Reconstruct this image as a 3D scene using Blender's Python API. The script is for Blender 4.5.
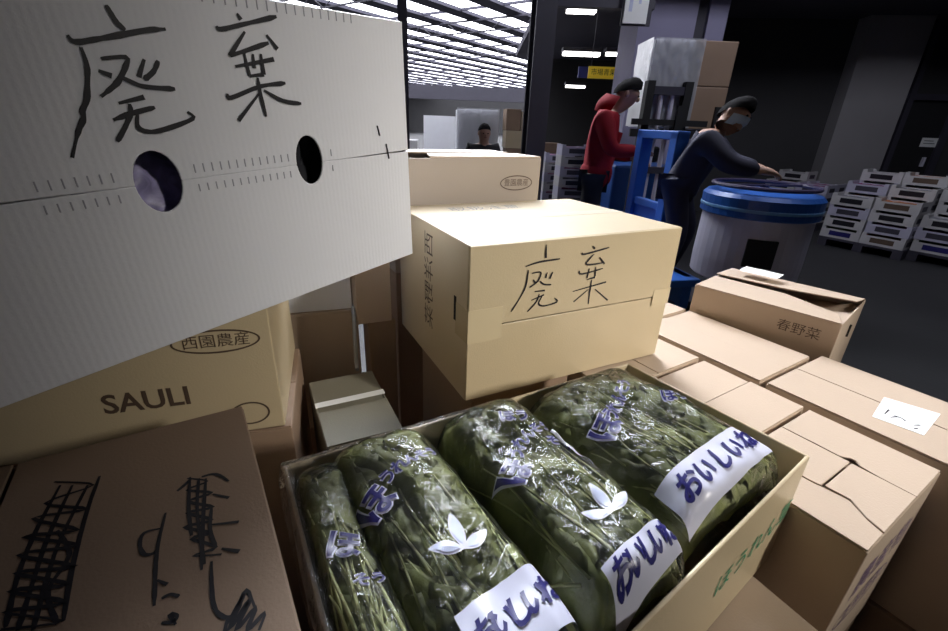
import bpy, bmesh, math, random
from mathutils import Vector, Matrix, noise
random.seed(7)
PI = math.pi
R = math.radians
scene = bpy.context.scene
for o in list(bpy.data.objects):
    bpy.data.objects.remove(o)
COL = scene.collection
Z0 = 1.35                                   # camera height above the floor

# ------------------------------------------------------------------ camera
cam_data = bpy.data.cameras.new('camera')
cam_data.sensor_width = 36.0
cam_data.lens = 36.0 * 446.8 / 948.0
cam_data.clip_start = 0.02
cam_data.clip_end = 200
cam = bpy.data.objects.new('camera', cam_data)
COL.objects.link(cam)
_p, _r = 0.406, 0.0393
_fw = Vector((0, math.cos(_p), -math.sin(_p)))
_ri = Vector((1, 0, 0)); _up = Vector((0, math.sin(_p), math.cos(_p)))
_r2 = _ri * math.cos(_r) + _up * math.sin(_r)
_u2 = -_ri * math.sin(_r) + _up * math.cos(_r)
cam.matrix_world = Matrix(((_r2.x, _u2.x, -_fw.x, 0), (_r2.y, _u2.y, -_fw.y, 0), (_r2.z, _u2.z, -_fw.z, Z0), (0, 0, 0, 1)))
scene.camera = cam

# ------------------------------------------------------------------ world, lights, exposure
world = bpy.data.worlds.new('hall_air'); scene.world = world
world.use_nodes = True
world.node_tree.nodes['Background'].inputs[0].default_value = (0.55, 0.58, 0.75, 1)
world.node_tree.nodes['Background'].inputs[1].default_value = 0.012
scene.view_settings.view_transform = 'Standard'
scene.view_settings.look = 'None'
scene.view_settings.gamma = 1.0
scene.view_settings.use_curve_mapping = False
scene.view_settings.exposure = 0.0

def area(name, loc, target, size, power, color, size_y=None):
    l = bpy.data.lights.new(name, 'AREA')
    l.energy = power; l.color = color; l.size = size
    if size_y:
        l.shape = 'RECTANGLE'; l.size_y = size_y
    o = bpy.data.objects.new(name, l); COL.objects.link(o)
    o.location = loc
    o.rotation_euler = (Vector(target) - Vector(loc)).to_track_quat('-Z', 'Y').to_euler()
    return o

def spot(name, loc, target, power, color, angle, radius, blend=1.0):
    l = bpy.data.lights.new(name, 'SPOT')
    l.energy = power; l.color = color; l.spot_size = R(angle); l.spot_blend = blend; l.shadow_soft_size = radius
    o = bpy.data.objects.new(name, l); COL.objects.link(o)
    o.location = loc
    o.rotation_euler = (Vector(target) - Vector(loc)).to_track_quat('-Z', 'Y').to_euler()
    return o
spot('front_right_light', (3.25, -1.0, 2.8), (0.50, 0.98, 1.16), 600, (1.0, 0.95, 0.87), 31, 0.2)  # unseen lamp from the right; narrow cone imitates shade cast over the left side
area('skylight_light', (-0.3, 5.7, 5.0), (0.5, 0.9, 0.8), 2.0, 165, (0.88, 0.92, 1.0), 3.2).data.spread = R(75)
area('aisle_light', (3.2, 3.6, 4.8), (3.8, 5.6, 0.3), 1.6, 75, (0.86, 0.88, 1.0))

# ------------------------------------------------------------------ materials
def mat(name, color, rough=0.6, metal=0.0, var=0.08, scale=12.0, bump=0.0, bscale=60.0, emit=0.0, ecol=None, wave=0.0, spec=0.5, stretch=None):
    m = bpy.data.materials.new(name); m.use_nodes = True
    nt = m.node_tree; b = nt.nodes['Principled BSDF']
    b.inputs['Roughness'].default_value = rough
    b.inputs['Metallic'].default_value = metal
    b.inputs['Specular IOR Level'].default_value = spec
    tc = nt.nodes.new('ShaderNodeTexCoord')
    src = tc.outputs['Object']
    if stretch:
        mp = nt.nodes.new('ShaderNodeMapping'); mp.inputs['Scale'].default_value = stretch
        nt.links.new(src, mp.inputs['Vector']); src = mp.outputs['Vector']
    nz = nt.nodes.new('ShaderNodeTexNoise'); nz.inputs['Scale'].default_value = scale; nz.inputs['Detail'].default_value = 5
    nt.links.new(src, nz.inputs['Vector'])
    mx = nt.nodes.new('ShaderNodeMix'); mx.data_type = 'RGBA'
    mx.inputs[6].default_value = tuple(max(0, c * (1 - var)) for c in color) + (1,)
    mx.inputs[7].default_value = tuple(min(1, c * (1 + var)) for c in color) + (1,)
    nt.links.new(nz.outputs['Fac'], mx.inputs[0])
    nt.links.new(mx.outputs[2], b.inputs['Base Color'])
    h = None
    if bump:
        n2 = nt.nodes.new('ShaderNodeTexNoise'); n2.inputs['Scale'].default_value = bscale; n2.inputs['Detail'].default_value = 3
        nt.links.new(src, n2.inputs['Vector'])
        bp = nt.nodes.new('ShaderNodeBump'); bp.inputs['Strength'].default_value = bump; bp.inputs['Distance'].default_value = 0.004
        nt.links.new(n2.outputs['Fac'], bp.inputs['Height'])
        h = bp
    if wave:
        wv = nt.nodes.new('ShaderNodeTexWave'); wv.inputs['Scale'].default_value = 45; wv.bands_direction = 'X'
        nt.links.new(src, wv.inputs['Vector'])
        b2 = nt.nodes.new('ShaderNodeBump'); b2.inputs['Strength'].default_value = wave; b2.inputs['Distance'].default_value = 0.002
        nt.links.new(wv.outputs['Fac'], b2.inputs['Height'])
        if h: nt.links.new(h.outputs['Normal'], b2.inputs['Normal'])
        h = b2
    if h: nt.links.new(h.outputs['Normal'], b.inputs['Normal'])
    if emit:
        b.inputs['Emission Color'].default_value = tuple(ecol or color) + (1,)
        b.inputs['Emission Strength'].default_value = emit
    return m

def film_mat(name, tint, gloss=0.09, rough=0.08, bump=0.5, scale=26, milk=0.05):
    m = bpy.data.materials.new(name); m.use_nodes = True
    nt = m.node_tree; nt.nodes.remove(nt.nodes['Principled BSDF'])
    out = nt.nodes['Material Output']
    tr = nt.nodes.new('ShaderNodeBsdfTransparent'); tr.inputs[0].default_value = tint + (1,)
    gl = nt.nodes.new('ShaderNodeBsdfGlossy'); gl.inputs['Roughness'].default_value = rough
    df = nt.nodes.new('ShaderNodeBsdfDiffuse'); df.inputs[0].default_value = (0.8, 0.82, 0.88, 1)
    lw = nt.nodes.new('ShaderNodeFresnel'); lw.inputs['IOR'].default_value = 1.3
    tc = nt.nodes.new('ShaderNodeTexCoord')
    nz = nt.nodes.new('ShaderNodeTexNoise'); nz.inputs['Scale'].default_value = scale; nz.inputs['Detail'].default_value = 4; nz.inputs['Distortion'].default_value = 1.2
    bp = nt.nodes.new('ShaderNodeBump'); bp.inputs['Strength'].default_value = bump; bp.inputs['Distance'].default_value = 0.02
    nt.links.new(tc.outputs['Object'], nz.inputs['Vector']); nt.links.new(nz.outputs['Fac'], bp.inputs['Height'])
    for n in (gl, lw, df): nt.links.new(bp.outputs['Normal'], n.inputs['Normal'])
    ad = nt.nodes.new('ShaderNodeMath'); ad.operation = 'ADD'; ad.inputs[1].default_value = gloss
    nt.links.new(lw.outputs[0], ad.inputs[0])
    m1 = nt.nodes.new('ShaderNodeMixShader'); m1.inputs[0].default_value = milk
    nt.links.new(tr.outputs[0], m1.inputs[1]); nt.links.new(df.outputs[0], m1.inputs[2])
    m2 = nt.nodes.new('ShaderNodeMixShader')
    nt.links.new(ad.outputs[0], m2.inputs[0]); nt.links.new(m1.outputs[0], m2.inputs[1]); nt.links.new(gl.outputs[0], m2.inputs[2])
    nt.links.new(m2.outputs[0], out.inputs['Surface'])
    return m

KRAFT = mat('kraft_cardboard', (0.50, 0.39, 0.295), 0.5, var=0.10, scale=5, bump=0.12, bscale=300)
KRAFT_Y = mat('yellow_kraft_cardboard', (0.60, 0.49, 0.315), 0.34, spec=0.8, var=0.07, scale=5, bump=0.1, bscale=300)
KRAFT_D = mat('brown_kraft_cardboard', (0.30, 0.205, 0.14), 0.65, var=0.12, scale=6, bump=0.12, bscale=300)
KRAFT_G = mat('grey_tan_cardboard', (0.36, 0.30, 0.245), 0.6, var=0.08, scale=5, bump=0.1, bscale=300)
KRAFT_O = mat('olive_grey_cardboard', (0.22, 0.205, 0.155), 0.6, var=0.1, scale=5, bump=0.1, bscale=300)
WHITE_C = mat('white_cardboard', (0.80, 0.81, 0.86), 0.5, var=0.05, scale=6, bump=0.08, bscale=200, wave=0.06)
INK = mat('black_marker', (0.012, 0.011, 0.016), 0.45, var=0.2)
PRINT_BR = mat('brown_print', (0.10, 0.065, 0.045), 0.6)
PRINT_GR = mat('green_print', (0.05, 0.30, 0.16), 0.6)
PRINT_LILAC = mat('lilac_print', (0.22, 0.15, 0.22), 0.6)
NAVY = mat('navy_print', (0.020, 0.018, 0.13), 0.35)
WHITE_P = mat('white_print', (0.60, 0.61, 0.74), 0.35, var=0.04)
PALE = mat('pale_blue_print', (0.55, 0.60, 0.78), 0.35)
PAPER = mat('white_paper', (0.86, 0.87, 0.86), 0.5, var=0.03)
TAPE = mat('clear_parcel_tape', (0.66, 0.55, 0.36), 0.22, var=0.03)
DARK = mat('dark_gap', (0.01, 0.008, 0.007), 0.9)
STEEL_D = mat('dark_painted_steel', (0.045, 0.042, 0.060), 0.55, var=0.2, scale=3)
BLACKM = mat('black_rubber', (0.012, 0.012, 0.013), 0.7)
BLUE = mat('blue_paint', (0.02, 0.10, 0.40), 0.4, var=0.15, scale=4)
SILVER = mat('pale_lilac_painted_steel', (0.68, 0.66, 0.78), 0.4, var=0.08, scale=3)
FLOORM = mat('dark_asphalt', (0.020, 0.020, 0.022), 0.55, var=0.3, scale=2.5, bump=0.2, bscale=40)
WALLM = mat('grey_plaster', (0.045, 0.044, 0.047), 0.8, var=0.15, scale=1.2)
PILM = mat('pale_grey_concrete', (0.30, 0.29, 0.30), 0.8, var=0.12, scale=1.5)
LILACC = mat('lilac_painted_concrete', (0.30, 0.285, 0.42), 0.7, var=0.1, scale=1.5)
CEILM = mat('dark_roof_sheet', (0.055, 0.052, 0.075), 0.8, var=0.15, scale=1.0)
SKYG = mat('skylight_glass', (0.9, 0.92, 1.0), 0.5, emit=6.0, ecol=(0.90, 0.92, 1.0))
TUBE = mat('fluorescent_tube', (1, 1, 1), 0.5, emit=6.0, ecol=(1, 0.98, 0.95))
CRATEM = mat('white_foam', (0.50, 0.49, 0.50), 0.6, var=0.1)
CRATEM2 = mat('lilac_foam', (0.44, 0.43, 0.54), 0.6, var=0.1)
PROD = [mat('leafy_produce', (0.10, 0.16, 0.05), 0.7, var=0.5, scale=30), mat('purple_produce', (0.26, 0.05, 0.17), 0.6, var=0.3, scale=30),
        mat('orange_produce', (0.40, 0.14, 0.05), 0.6, var=0.3, scale=30), mat('grey_wrap', (0.22, 0.22, 0.25), 0.5, var=0.4, scale=30)]
WOOD = mat('pallet_wood', (0.20, 0.13, 0.08), 0.8, var=0.25, scale=3, stretch=(1, 12, 12))
FILM = film_mat('clear_bag_film', (0.97, 0.97, 0.97), gloss=0.0, rough=0.09, bump=0.40, scale=34, milk=0.012)
WRAP = film_mat('stretch_wrap', (0.9, 0.9, 0.92), gloss=0.05, rough=0.4, bump=0.3, scale=9, milk=0.4)
FOLD_WHITE = film_mat('white_fold_highlight', (0.9, 0.9, 0.95), gloss=0.1, rough=0.15, bump=0.3, milk=0.55)  # milky white put in for the gleam on a film fold
LINER = film_mat('liner_film', (0.92, 0.92, 0.94), gloss=0.05, rough=0.1, bump=0.7, scale=38, milk=0.06)
LEAF = mat('spinach_leaf', (0.18, 0.20, 0.062), 0.55, var=0.8, scale=22, bump=0.4, bscale=90)
STEM = mat('spinach_stem', (0.42, 0.44, 0.18), 0.45, var=0.35, scale=25)
LILAC_SHEET = mat('lilac_paper', (0.36, 0.33, 0.56), 0.4, var=0.75, scale=42, stretch=(1, 1, 6))
SKIN = mat('skin', (0.42, 0.25, 0.18), 0.5)
RED = mat('red_jacket_cloth', (0.24, 0.007, 0.016), 0.75, spec=0.2, var=0.2, scale=8)
NAVYC = mat('dark_navy_cloth', (0.016, 0.016, 0.040), 0.8, var=0.25, scale=8)
BLACKC = mat('black_cloth', (0.010, 0.010, 0.014), 0.8, var=0.2, scale=8)
HAIR = mat('black_hair', (0.010, 0.009, 0.010), 0.9, spec=0.15)
MASK = mat('pale_blue_mask', (0.52, 0.68, 0.84), 0.7, var=0.04)
YEL = mat('yellow_sign', (0.80, 0.55, 0.03), 0.5, emit=0.16, ecol=(0.9, 0.65, 0.05))

# ------------------------------------------------------------------ mesh helpers
class MB:
    def __init__(s): s.v = []; s.f = []; s.m = []; s.mats = []; s.cur = 0
    def use(s, m):
        if m not in s.mats: s.mats.append(m)
        s.cur = s.mats.index(m); return s
    def add(s, vs, fs):
        n = len(s.v); s.v += [Vector(v) for v in vs]
        for f in fs: s.f.append([i + n for i in f]); s.m.append(s.cur)
        return s
    def box(s, a, b, M=None):
        x0, y0, z0 = a; x1, y1, z1 = b
        vs = [Vector(p) for p in ((x0,y0,z0),(x1,y0,z0),(x1,y1,z0),(x0,y1,z0),(x0,y0,z1),(x1,y0,z1),(x1,y1,z1),(x0,y1,z1))]
        if M: vs = [M @ v for v in vs]
        return s.add(vs, [(0,3,2,1),(4,5,6,7),(0,1,5,4),(1,2,6,5),(2,3,7,6),(3,0,4,7)])
    def prism(s, poly, z0, z1):            # poly counter-clockwise in xy
        n = len(poly)
        zz = z1 if callable(z1) else (lambda x, y: z1)
        zb = z0 if callable(z0) else (lambda x, y: z0)
        vs = [(x, y, zb(x, y)) for x, y in poly] + [(x, y, zz(x, y)) for x, y in poly]
        return s.add(vs, [tuple(reversed(range(n))), tuple(range(n, 2*n))] + [(i, (i+1) % n, n + (i+1) % n, n + i) for i in range(n)])
    def tube(s, pts, r, n=8, cap=True):
        pts = [Vector(p) for p in pts]
        rs = r if isinstance(r, (list, tuple)) else [r] * len(pts)
        vs = []; ref = None
        for i, p in enumerate(pts):
            t = (pts[min(i+1, len(pts)-1)] - pts[max(i-1, 0)])
            t = t.normalized() if t.length > 1e-9 else Vector((0, 0, 1))
            if ref is None or abs(ref.dot(t)) > 0.95:
                ref = Vector((0, 0, 1)) if abs(t.z) < 0.9 else Vector((1, 0, 0))
            a = t.cross(ref).normalized(); b = t.cross(a)
            for k in range(n):
                th = 2 * PI * k / n
                vs.append(p + (a * math.cos(th) + b * math.sin(th)) * rs[i])
        fs = []
        for i in range(len(pts) - 1):
            for k in range(n):
                fs.append((i*n+k, i*n+(k+1) % n, (i+1)*n+(k+1) % n, (i+1)*n+k))
        if cap:
            fs.append(tuple(reversed(range(n)))); fs.append(tuple(range((len(pts)-1)*n, len(pts)*n)))
        return s.add(vs, fs)
    def lathe(s, prof, n=32, c=(0, 0, 0)):
        vs = []
        for r, z in prof:
            for k in range(n):
                th = 2*PI*k/n; vs.append((c[0]+r*math.cos(th), c[1]+r*math.sin(th), c[2]+z))
        fs = []
        for i in range(len(prof)-1):
            for k in range(n):
                fs.append((i*n+k, i*n+(k+1) % n, (i+1)*n+(k+1) % n, (i+1)*n+k))
        fs.append(tuple(reversed(range(n)))); fs.append(tuple(range((len(prof)-1)*n, len(prof)*n)))
        return s.add(vs, fs)
    def grid(s, fn, nu, nv):
        vs = [fn(i/nu, j/nv) for j in range(nv+1) for i in range(nu+1)]
        return s.add(vs, [(j*(nu+1)+i, j*(nu+1)+i+1, (j+1)*(nu+1)+i+1, (j+1)*(nu+1)+i) for j in range(nv) for i in range(nu)])
    def ball(s, c, r, nu=14, nv=9):
        rx, ry, rz = r if isinstance(r, (tuple, list)) else (r, r, r)
        def fn(u, v):
            th = 2*PI*u; ph = PI*(0.001+0.998*v)
            return (c[0]+rx*math.sin(ph)*math.cos(th), c[1]+ry*math.sin(ph)*math.sin(th), c[2]-rz*math.cos(ph))
        return s.grid(fn, nu, nv)
    def build(s, name, m=None, parent=None, smooth=False, bevel=0, seg=2):
        me = bpy.data.meshes.new(name); me.from_pydata([tuple(v) for v in s.v], [], s.f)
        for mm in (s.mats or [m]): me.materials.append(mm)
        if s.mats:
            for i, p in enumerate(me.polygons): p.material_index = s.m[i]
        if smooth:
            for p in me.polygons: p.use_smooth = True
        me.update()
        o = bpy.data.objects.new(name, me); COL.objects.link(o)
        if parent: o.parent = parent
        if bevel:
            b = o.modifiers.new('bevel', 'BEVEL'); b.width = bevel; b.segments = seg; b.limit_method = 'ANGLE'; b.angle_limit = R(50)
        return o

def tag(o, label=None, cat=None, group=None, kind=None):
    if label: o['label'] = label
    if cat: o['category'] = cat
    if group: o['group'] = group
    if kind: o['kind'] = kind
    return o
def empty(name, label, cat, loc=(0, 0, 0), rz=0, group=None, M=None):
    o = bpy.data.objects.new(name, None); COL.objects.link(o)
    o.empty_display_size = 0.05
    if M is not None: o.matrix_world = M
    else: o.location = loc; o.rotation_euler = (0, 0, rz)
    return tag(o, label, cat, group)
def struct(o): o['kind'] = 'structure'; return o
def copy_tree(o, parent=None):
    c = o.copy(); COL.objects.link(c)
    if parent: c.parent = parent
    for ch in list(o.children): copy_tree(ch, c)
    return c
def frame(o, ex, ey, ez):
    return Matrix(((ex[0], ey[0], ez[0], o[0]), (ex[1], ey[1], ez[1], o[1]), (ex[2], ey[2], ez[2], o[2]), (0, 0, 0, 1)))

def smooth_line(pts, sub=4):
    pts = [Vector(p) for p in pts]
    if len(pts) < 3: return pts
    out = []
    for i in range(len(pts)-1):
        p0 = pts[max(i-1, 0)]; p1 = pts[i]; p2 = pts[i+1]; p3 = pts[min(i+2, len(pts)-1)]
        for k in range(sub):
            t = k/sub
            out.append(0.5*((2*p1)+(p2-p0)*t+(2*p0-5*p1+4*p2-p3)*t*t+(3*p1-p0-3*p2+p3)*t**3))
    out.append(pts[-1]); return out
def ink(strokes, M, w, name, parent, m=INK, lift=0.0004, vary=0.3):
    """pen strokes as thin ribbons lying on a face: M maps face (a, b, height) to the parent's space"""
    mb = MB(); k = 0
    for st in strokes:
        pts = smooth_line([(p[0], p[1]) for p in st])
        n = len(pts); k += 1
        L = []; Rr = []
        for i, p in enumerate(pts):
            t = pts[min(i+1, n-1)] - pts[max(i-1, 0)]
            if t.length < 1e-9: t = Vector((1, 0))
            t.normalize(); nn = Vector((-t.y, t.x))
            e = 0.55 + 0.45 * min(1, i / max(1, n*0.2)) if i < n*0.2 else 1.0
            if i > n*0.85: e *= 0.6
            ww = w * 0.5 * e * (1 + vary * noise.noise((i*0.5, k*3.1, 0)))
            h = lift + 0.00002 * k
            L.append(M @ Vector((p.x+nn.x*ww, p.y+nn.y*ww, h))); Rr.append(M @ Vector((p.x-nn.x*ww, p.y-nn.y*ww, h)))
        for i in range(n-1):
            mb.add([L[i], Rr[i], Rr[i+1], L[i+1]], [(0, 1, 2, 3)])
    return mb.build(name, m, parent)

_tc = {}
def text_geo(body, offset=0.0, fine=False):
    key = (body, offset, fine)
    if key in _tc: return _tc[key]
    cu = bpy.data.curves.new('print', 'FONT'); cu.body = body; cu.align_x = 'CENTER'; cu.align_y = 'CENTER'
    cu.offset = offset; cu.resolution_u = 3
    o = bpy.data.objects.new('print', cu); COL.objects.link(o)
    dg = bpy.context.evaluated_depsgraph_get(); dg.update()
    me = bpy.data.meshes.new_from_object(o.evaluated_get(dg))
    if fine:
        bm = bmesh.new(); bm.from_mesh(me); bmesh.ops.remove_doubles(bm, verts=bm.verts, dist=0.0005)
        for _ in range(3):
            bmesh.ops.triangulate(bm, faces=bm.faces[:])
            lg = [e for e in bm.edges if e.calc_length() > 0.10]
            if not lg: break
            bmesh.ops.subdivide_edges(bm, edges=lg, cuts=1)
        bmesh.ops.triangulate(bm, faces=bm.faces[:])
        bm.to_mesh(me); bm.free()
    vs = [tuple(v.co)[:2] for v in me.vertices]; fs = [tuple(p.vertices) for p in me.polygons]
    bpy.data.objects.remove(o); bpy.data.curves.remove(cu); bpy.data.meshes.remove(me)
    _tc[key] = (vs, fs); return vs, fs
def text_on(mb, body, fn, size, offset=0.0, fine=False):
    """fn(x, y) -> 3D point, x/y in metres on the face"""
    vs, fs = text_geo(body, offset, fine)
    mb.add([fn(x*size, y*size) for x, y in vs], fs)
def oval_ring(mb, fn, rx, ry, w, n=40):
    vs = []
    for k in range(n):
        t = 2*PI*k/n
        vs += [fn(rx*math.cos(t), ry*math.sin(t)), fn((rx-w)*math.cos(t), (ry-w)*math.sin(t))]
    mb.add(vs, [(2*i, 2*((i+1) % n), 2*((i+1) % n)+1, 2*i+1) for i in range(n)])

# ------------------------------------------------------------------ cartons
def carton_body(w, d, h, t=0.004):
    mb = MB()
    o = [(0,0),(w,0),(w,d),(0,d)]; i = [(t,t),(w-t,t),(w-t,d-t),(t,d-t)]
    vs = [(x,y,0) for x,y in o]+[(x,y,h) for x,y in o]+[(x,y,h) for x,y in i]+[(x,y,t) for x,y in i]
    fs = [(3,2,1,0)]
    for k in range(4):
        n = (k+1) % 4
        fs += [(k,n,4+n,4+k),(4+k,4+n,8+n,8+k),(8+k,8+n,12+n,12+k)]
    fs.append((12,13,14,15))
    return mb.add(vs, fs)
def flap_pair(root, w, d, h, m, along='x', gap=0.0025, sag=(0.0, 0.0), t=0.0035, notch=None):
    """two closing flaps that meet in a seam; notch = [(x, rx, ry)] half-oval cut-outs on the seam"""
    for side in (0, 1):
        if along == 'x':
            c = d/2
            if side == 0: edge = [(w-0.001, c-gap/2), (0.001, c-gap/2)]; outer = [(0.001, 0.001), (w-0.001, 0.001)]
            else: edge = [(0.001, c+gap/2), (w-0.001, c+gap/2)]; outer = [(w-0.001, d-0.001), (0.001, d-0.001)]
        else:
            c = w/2
            if side == 0: edge = [(c-gap/2, 0.001), (c-gap/2, d-0.001)]; outer = [(0.001, d-0.001), (0.001, 0.001)]
            else: edge = [(c+gap/2, d-0.001), (c+gap/2, 0.001)]; outer = [(w-0.001, 0.001), (w-0.001, d-0.001)]
        pts = list(edge)
        if notch and along == 'x':
            sg = -1 if side == 0 else 1
            mid = []
            for (nx, rx, ry, oy) in sorted(notch, key=lambda q: -q[0] if side == 0 else q[0]):
                N = 14
                a0 = math.asin(max(-1, min(1, -oy/ry)))
                for k in range(N+1):
                    if side == 0: th = (a0) - (PI+2*a0)*k/N      # lower half, right to left
                    else: th = (PI - a0) - (PI - 2*a0)*k/N          # upper half, left to right
                    mid.append((nx+rx*math.cos(th), c+oy+ry*math.sin(th)))
            pts = [edge[0]] + mid + [edge[1]]
        poly = outer + pts
        s = sag[side]
        def zt(x, y, off=0):
            q = (y/(d/2) if y < d/2 else (d-y)/(d/2)) if along == 'x' else (x/(w/2) if x < w/2 else (w-x)/(w/2))
            return h + t + 0.0002 + s*max(0, min(1, q))
        mb = MB().prism(poly, lambda x, y: zt(x, y)-t, zt)
        mb.build('flap', m, root, bevel=0.0012)
def carton(name, label, loc, yaw, w, d, h, m=KRAFT, along='x', sag=(0, 0), gap=0.0025, group=None, tape=False, cat='cardboard box', M=None):
    root = empty(name, label, cat, loc, R(yaw), group, M)
    carton_body(w, d, h).build('body', m, root, bevel=0.003)
    flap_pair(root, w, d, h, m, along, gap, sag)
    if tape:
        tw = 0.05; zz = h+0.0041
        a = ((-0.0004, d/2-tw/2, zz), (w+0.0004, d/2+tw/2, zz+0.0003)) if along == 'x' else ((w/2-tw/2, -0.0004, zz), (w/2+tw/2, d+0.0004, zz+0.0003))
        MB().box(*a).build('tape', TAPE, root)
    return root
def local_xy(frame_o, ang):
    c, s = math.cos(R(ang)), math.sin(R(ang))
    return lambda a, b: (frame_o[0]+a*c+b*s, frame_o[1]+a*s-b*c)     # a along v, b along u (towards the viewer)
INK_WHITE = [[(0.1959,0.3348),(0.1979,0.3287),(0.2006,0.3218),(0.2055,0.3166)],[(0.1603,0.3092),(0.1641,0.3045),(0.1789,0.3072),(0.2058,0.3139),(0.2273,0.319),(0.2408,0.3206)],[(0.1671,0.3007),(0.1672,0.2873),(0.1638,0.2745),(0.1585,0.2593),(0.1526,0.2505),(0.1513,0.2439),(0.1439,0.2329),(0.1329,0.2119)],[(0.1794,0.2925),(0.1998,0.2948),(0.1966,0.2863),(0.1878,0.2749),(0.1794,0.2681),(0.1701,0.2618)],[(0.1745,0.2829),(0.1836,0.2788)],[(0.191,0.2783),(0.1986,0.274),(0.209,0.2702),(0.2354,0.2685)],[(0.2145,0.2938),(0.2056,0.2787)],[(0.2265,0.2932),(0.2198,0.2837),(0.2096,0.2765)],[(0.1822,0.2561),(0.2053,0.2612)],[(0.1737,0.2419),(0.1908,0.2472),(0.2122,0.252)],[(0.191,0.2555),(0.1897,0.2473),(0.1818,0.2356),(0.1713,0.2229)],[(0.1954,0.2471),(0.1924,0.2351),(0.2001,0.2302),(0.2152,0.2314),(0.2453,0.2404),(0.2415,0.2471)],[(0.3169,0.3417),(0.3202,0.3363)],[(0.2915,0.3279),(0.2959,0.3254),(0.3199,0.3317),(0.3642,0.3438)],[(0.3221,0.3254),(0.303,0.3047),(0.3043,0.3027),(0.3487,0.3168)],[(0.3475,0.3245),(0.3588,0.3111)],[(0.3034,0.2911),(0.3521,0.3005)],[(0.3165,0.3055),(0.318,0.2822)],[(0.3267,0.3045),(0.3255,0.2903)],[(0.3364,0.3051),(0.3359,0.2842)],[(0.318,0.2822),(0.3359,0.2842)],[(0.2882,0.2643),(0.2915,0.2602),(0.3293,0.272),(0.3623,0.2758)],[(0.3273,0.2808),(0.3273,0.2627),(0.3293,0.2395)],[(0.3257,0.2644),(0.2945,0.2366)],[(0.3324,0.2677),(0.355,0.2564),(0.3803,0.2529)]]
INK_MID = [[(0.1579,0.3071),(0.1599,0.2808)],[(0.1159,0.2687),(0.1455,0.2744),(0.1931,0.2761)],[(0.1226,0.2612),(0.1196,0.2299),(0.1075,0.2056),(0.0907,0.1811)],[(0.1315,0.2539),(0.1514,0.2533),(0.146,0.2363),(0.1283,0.2256)],[(0.1354,0.2408),(0.1408,0.2337)],[(0.1516,0.2357),(0.1617,0.2279),(0.1789,0.2252)],[(0.1663,0.2517),(0.1639,0.2407)],[(0.1794,0.2512),(0.1736,0.2379)],[(0.1409,0.2158),(0.1651,0.215)],[(0.1353,0.1984),(0.1642,0.2061)],[(0.1527,0.2093),(0.1469,0.1935),(0.1284,0.1753)],[(0.1606,0.2049),(0.153,0.1892),(0.167,0.1821),(0.1974,0.1863),(0.1903,0.1958)],[(0.2719,0.2948),(0.2771,0.2885)],[(0.2458,0.2841),(0.2544,0.2801),(0.3142,0.2887)],[(0.2769,0.278),(0.2601,0.2582),(0.3036,0.2572)],[(0.2928,0.27),(0.3083,0.2543)],[(0.244,0.2465),(0.2532,0.2388),(0.3059,0.245)],[(0.2698,0.2488),(0.2671,0.2288)],[(0.286,0.2505),(0.2877,0.2299)],[(0.2677,0.2253),(0.288,0.2281)],[(0.2346,0.2036),(0.3205,0.2138)],[(0.2804,0.2238),(0.2796,0.1925),(0.2802,0.1691)],[(0.2756,0.2035),(0.2402,0.1802)],[(0.2928,0.2014),(0.3333,0.1707)]]
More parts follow.
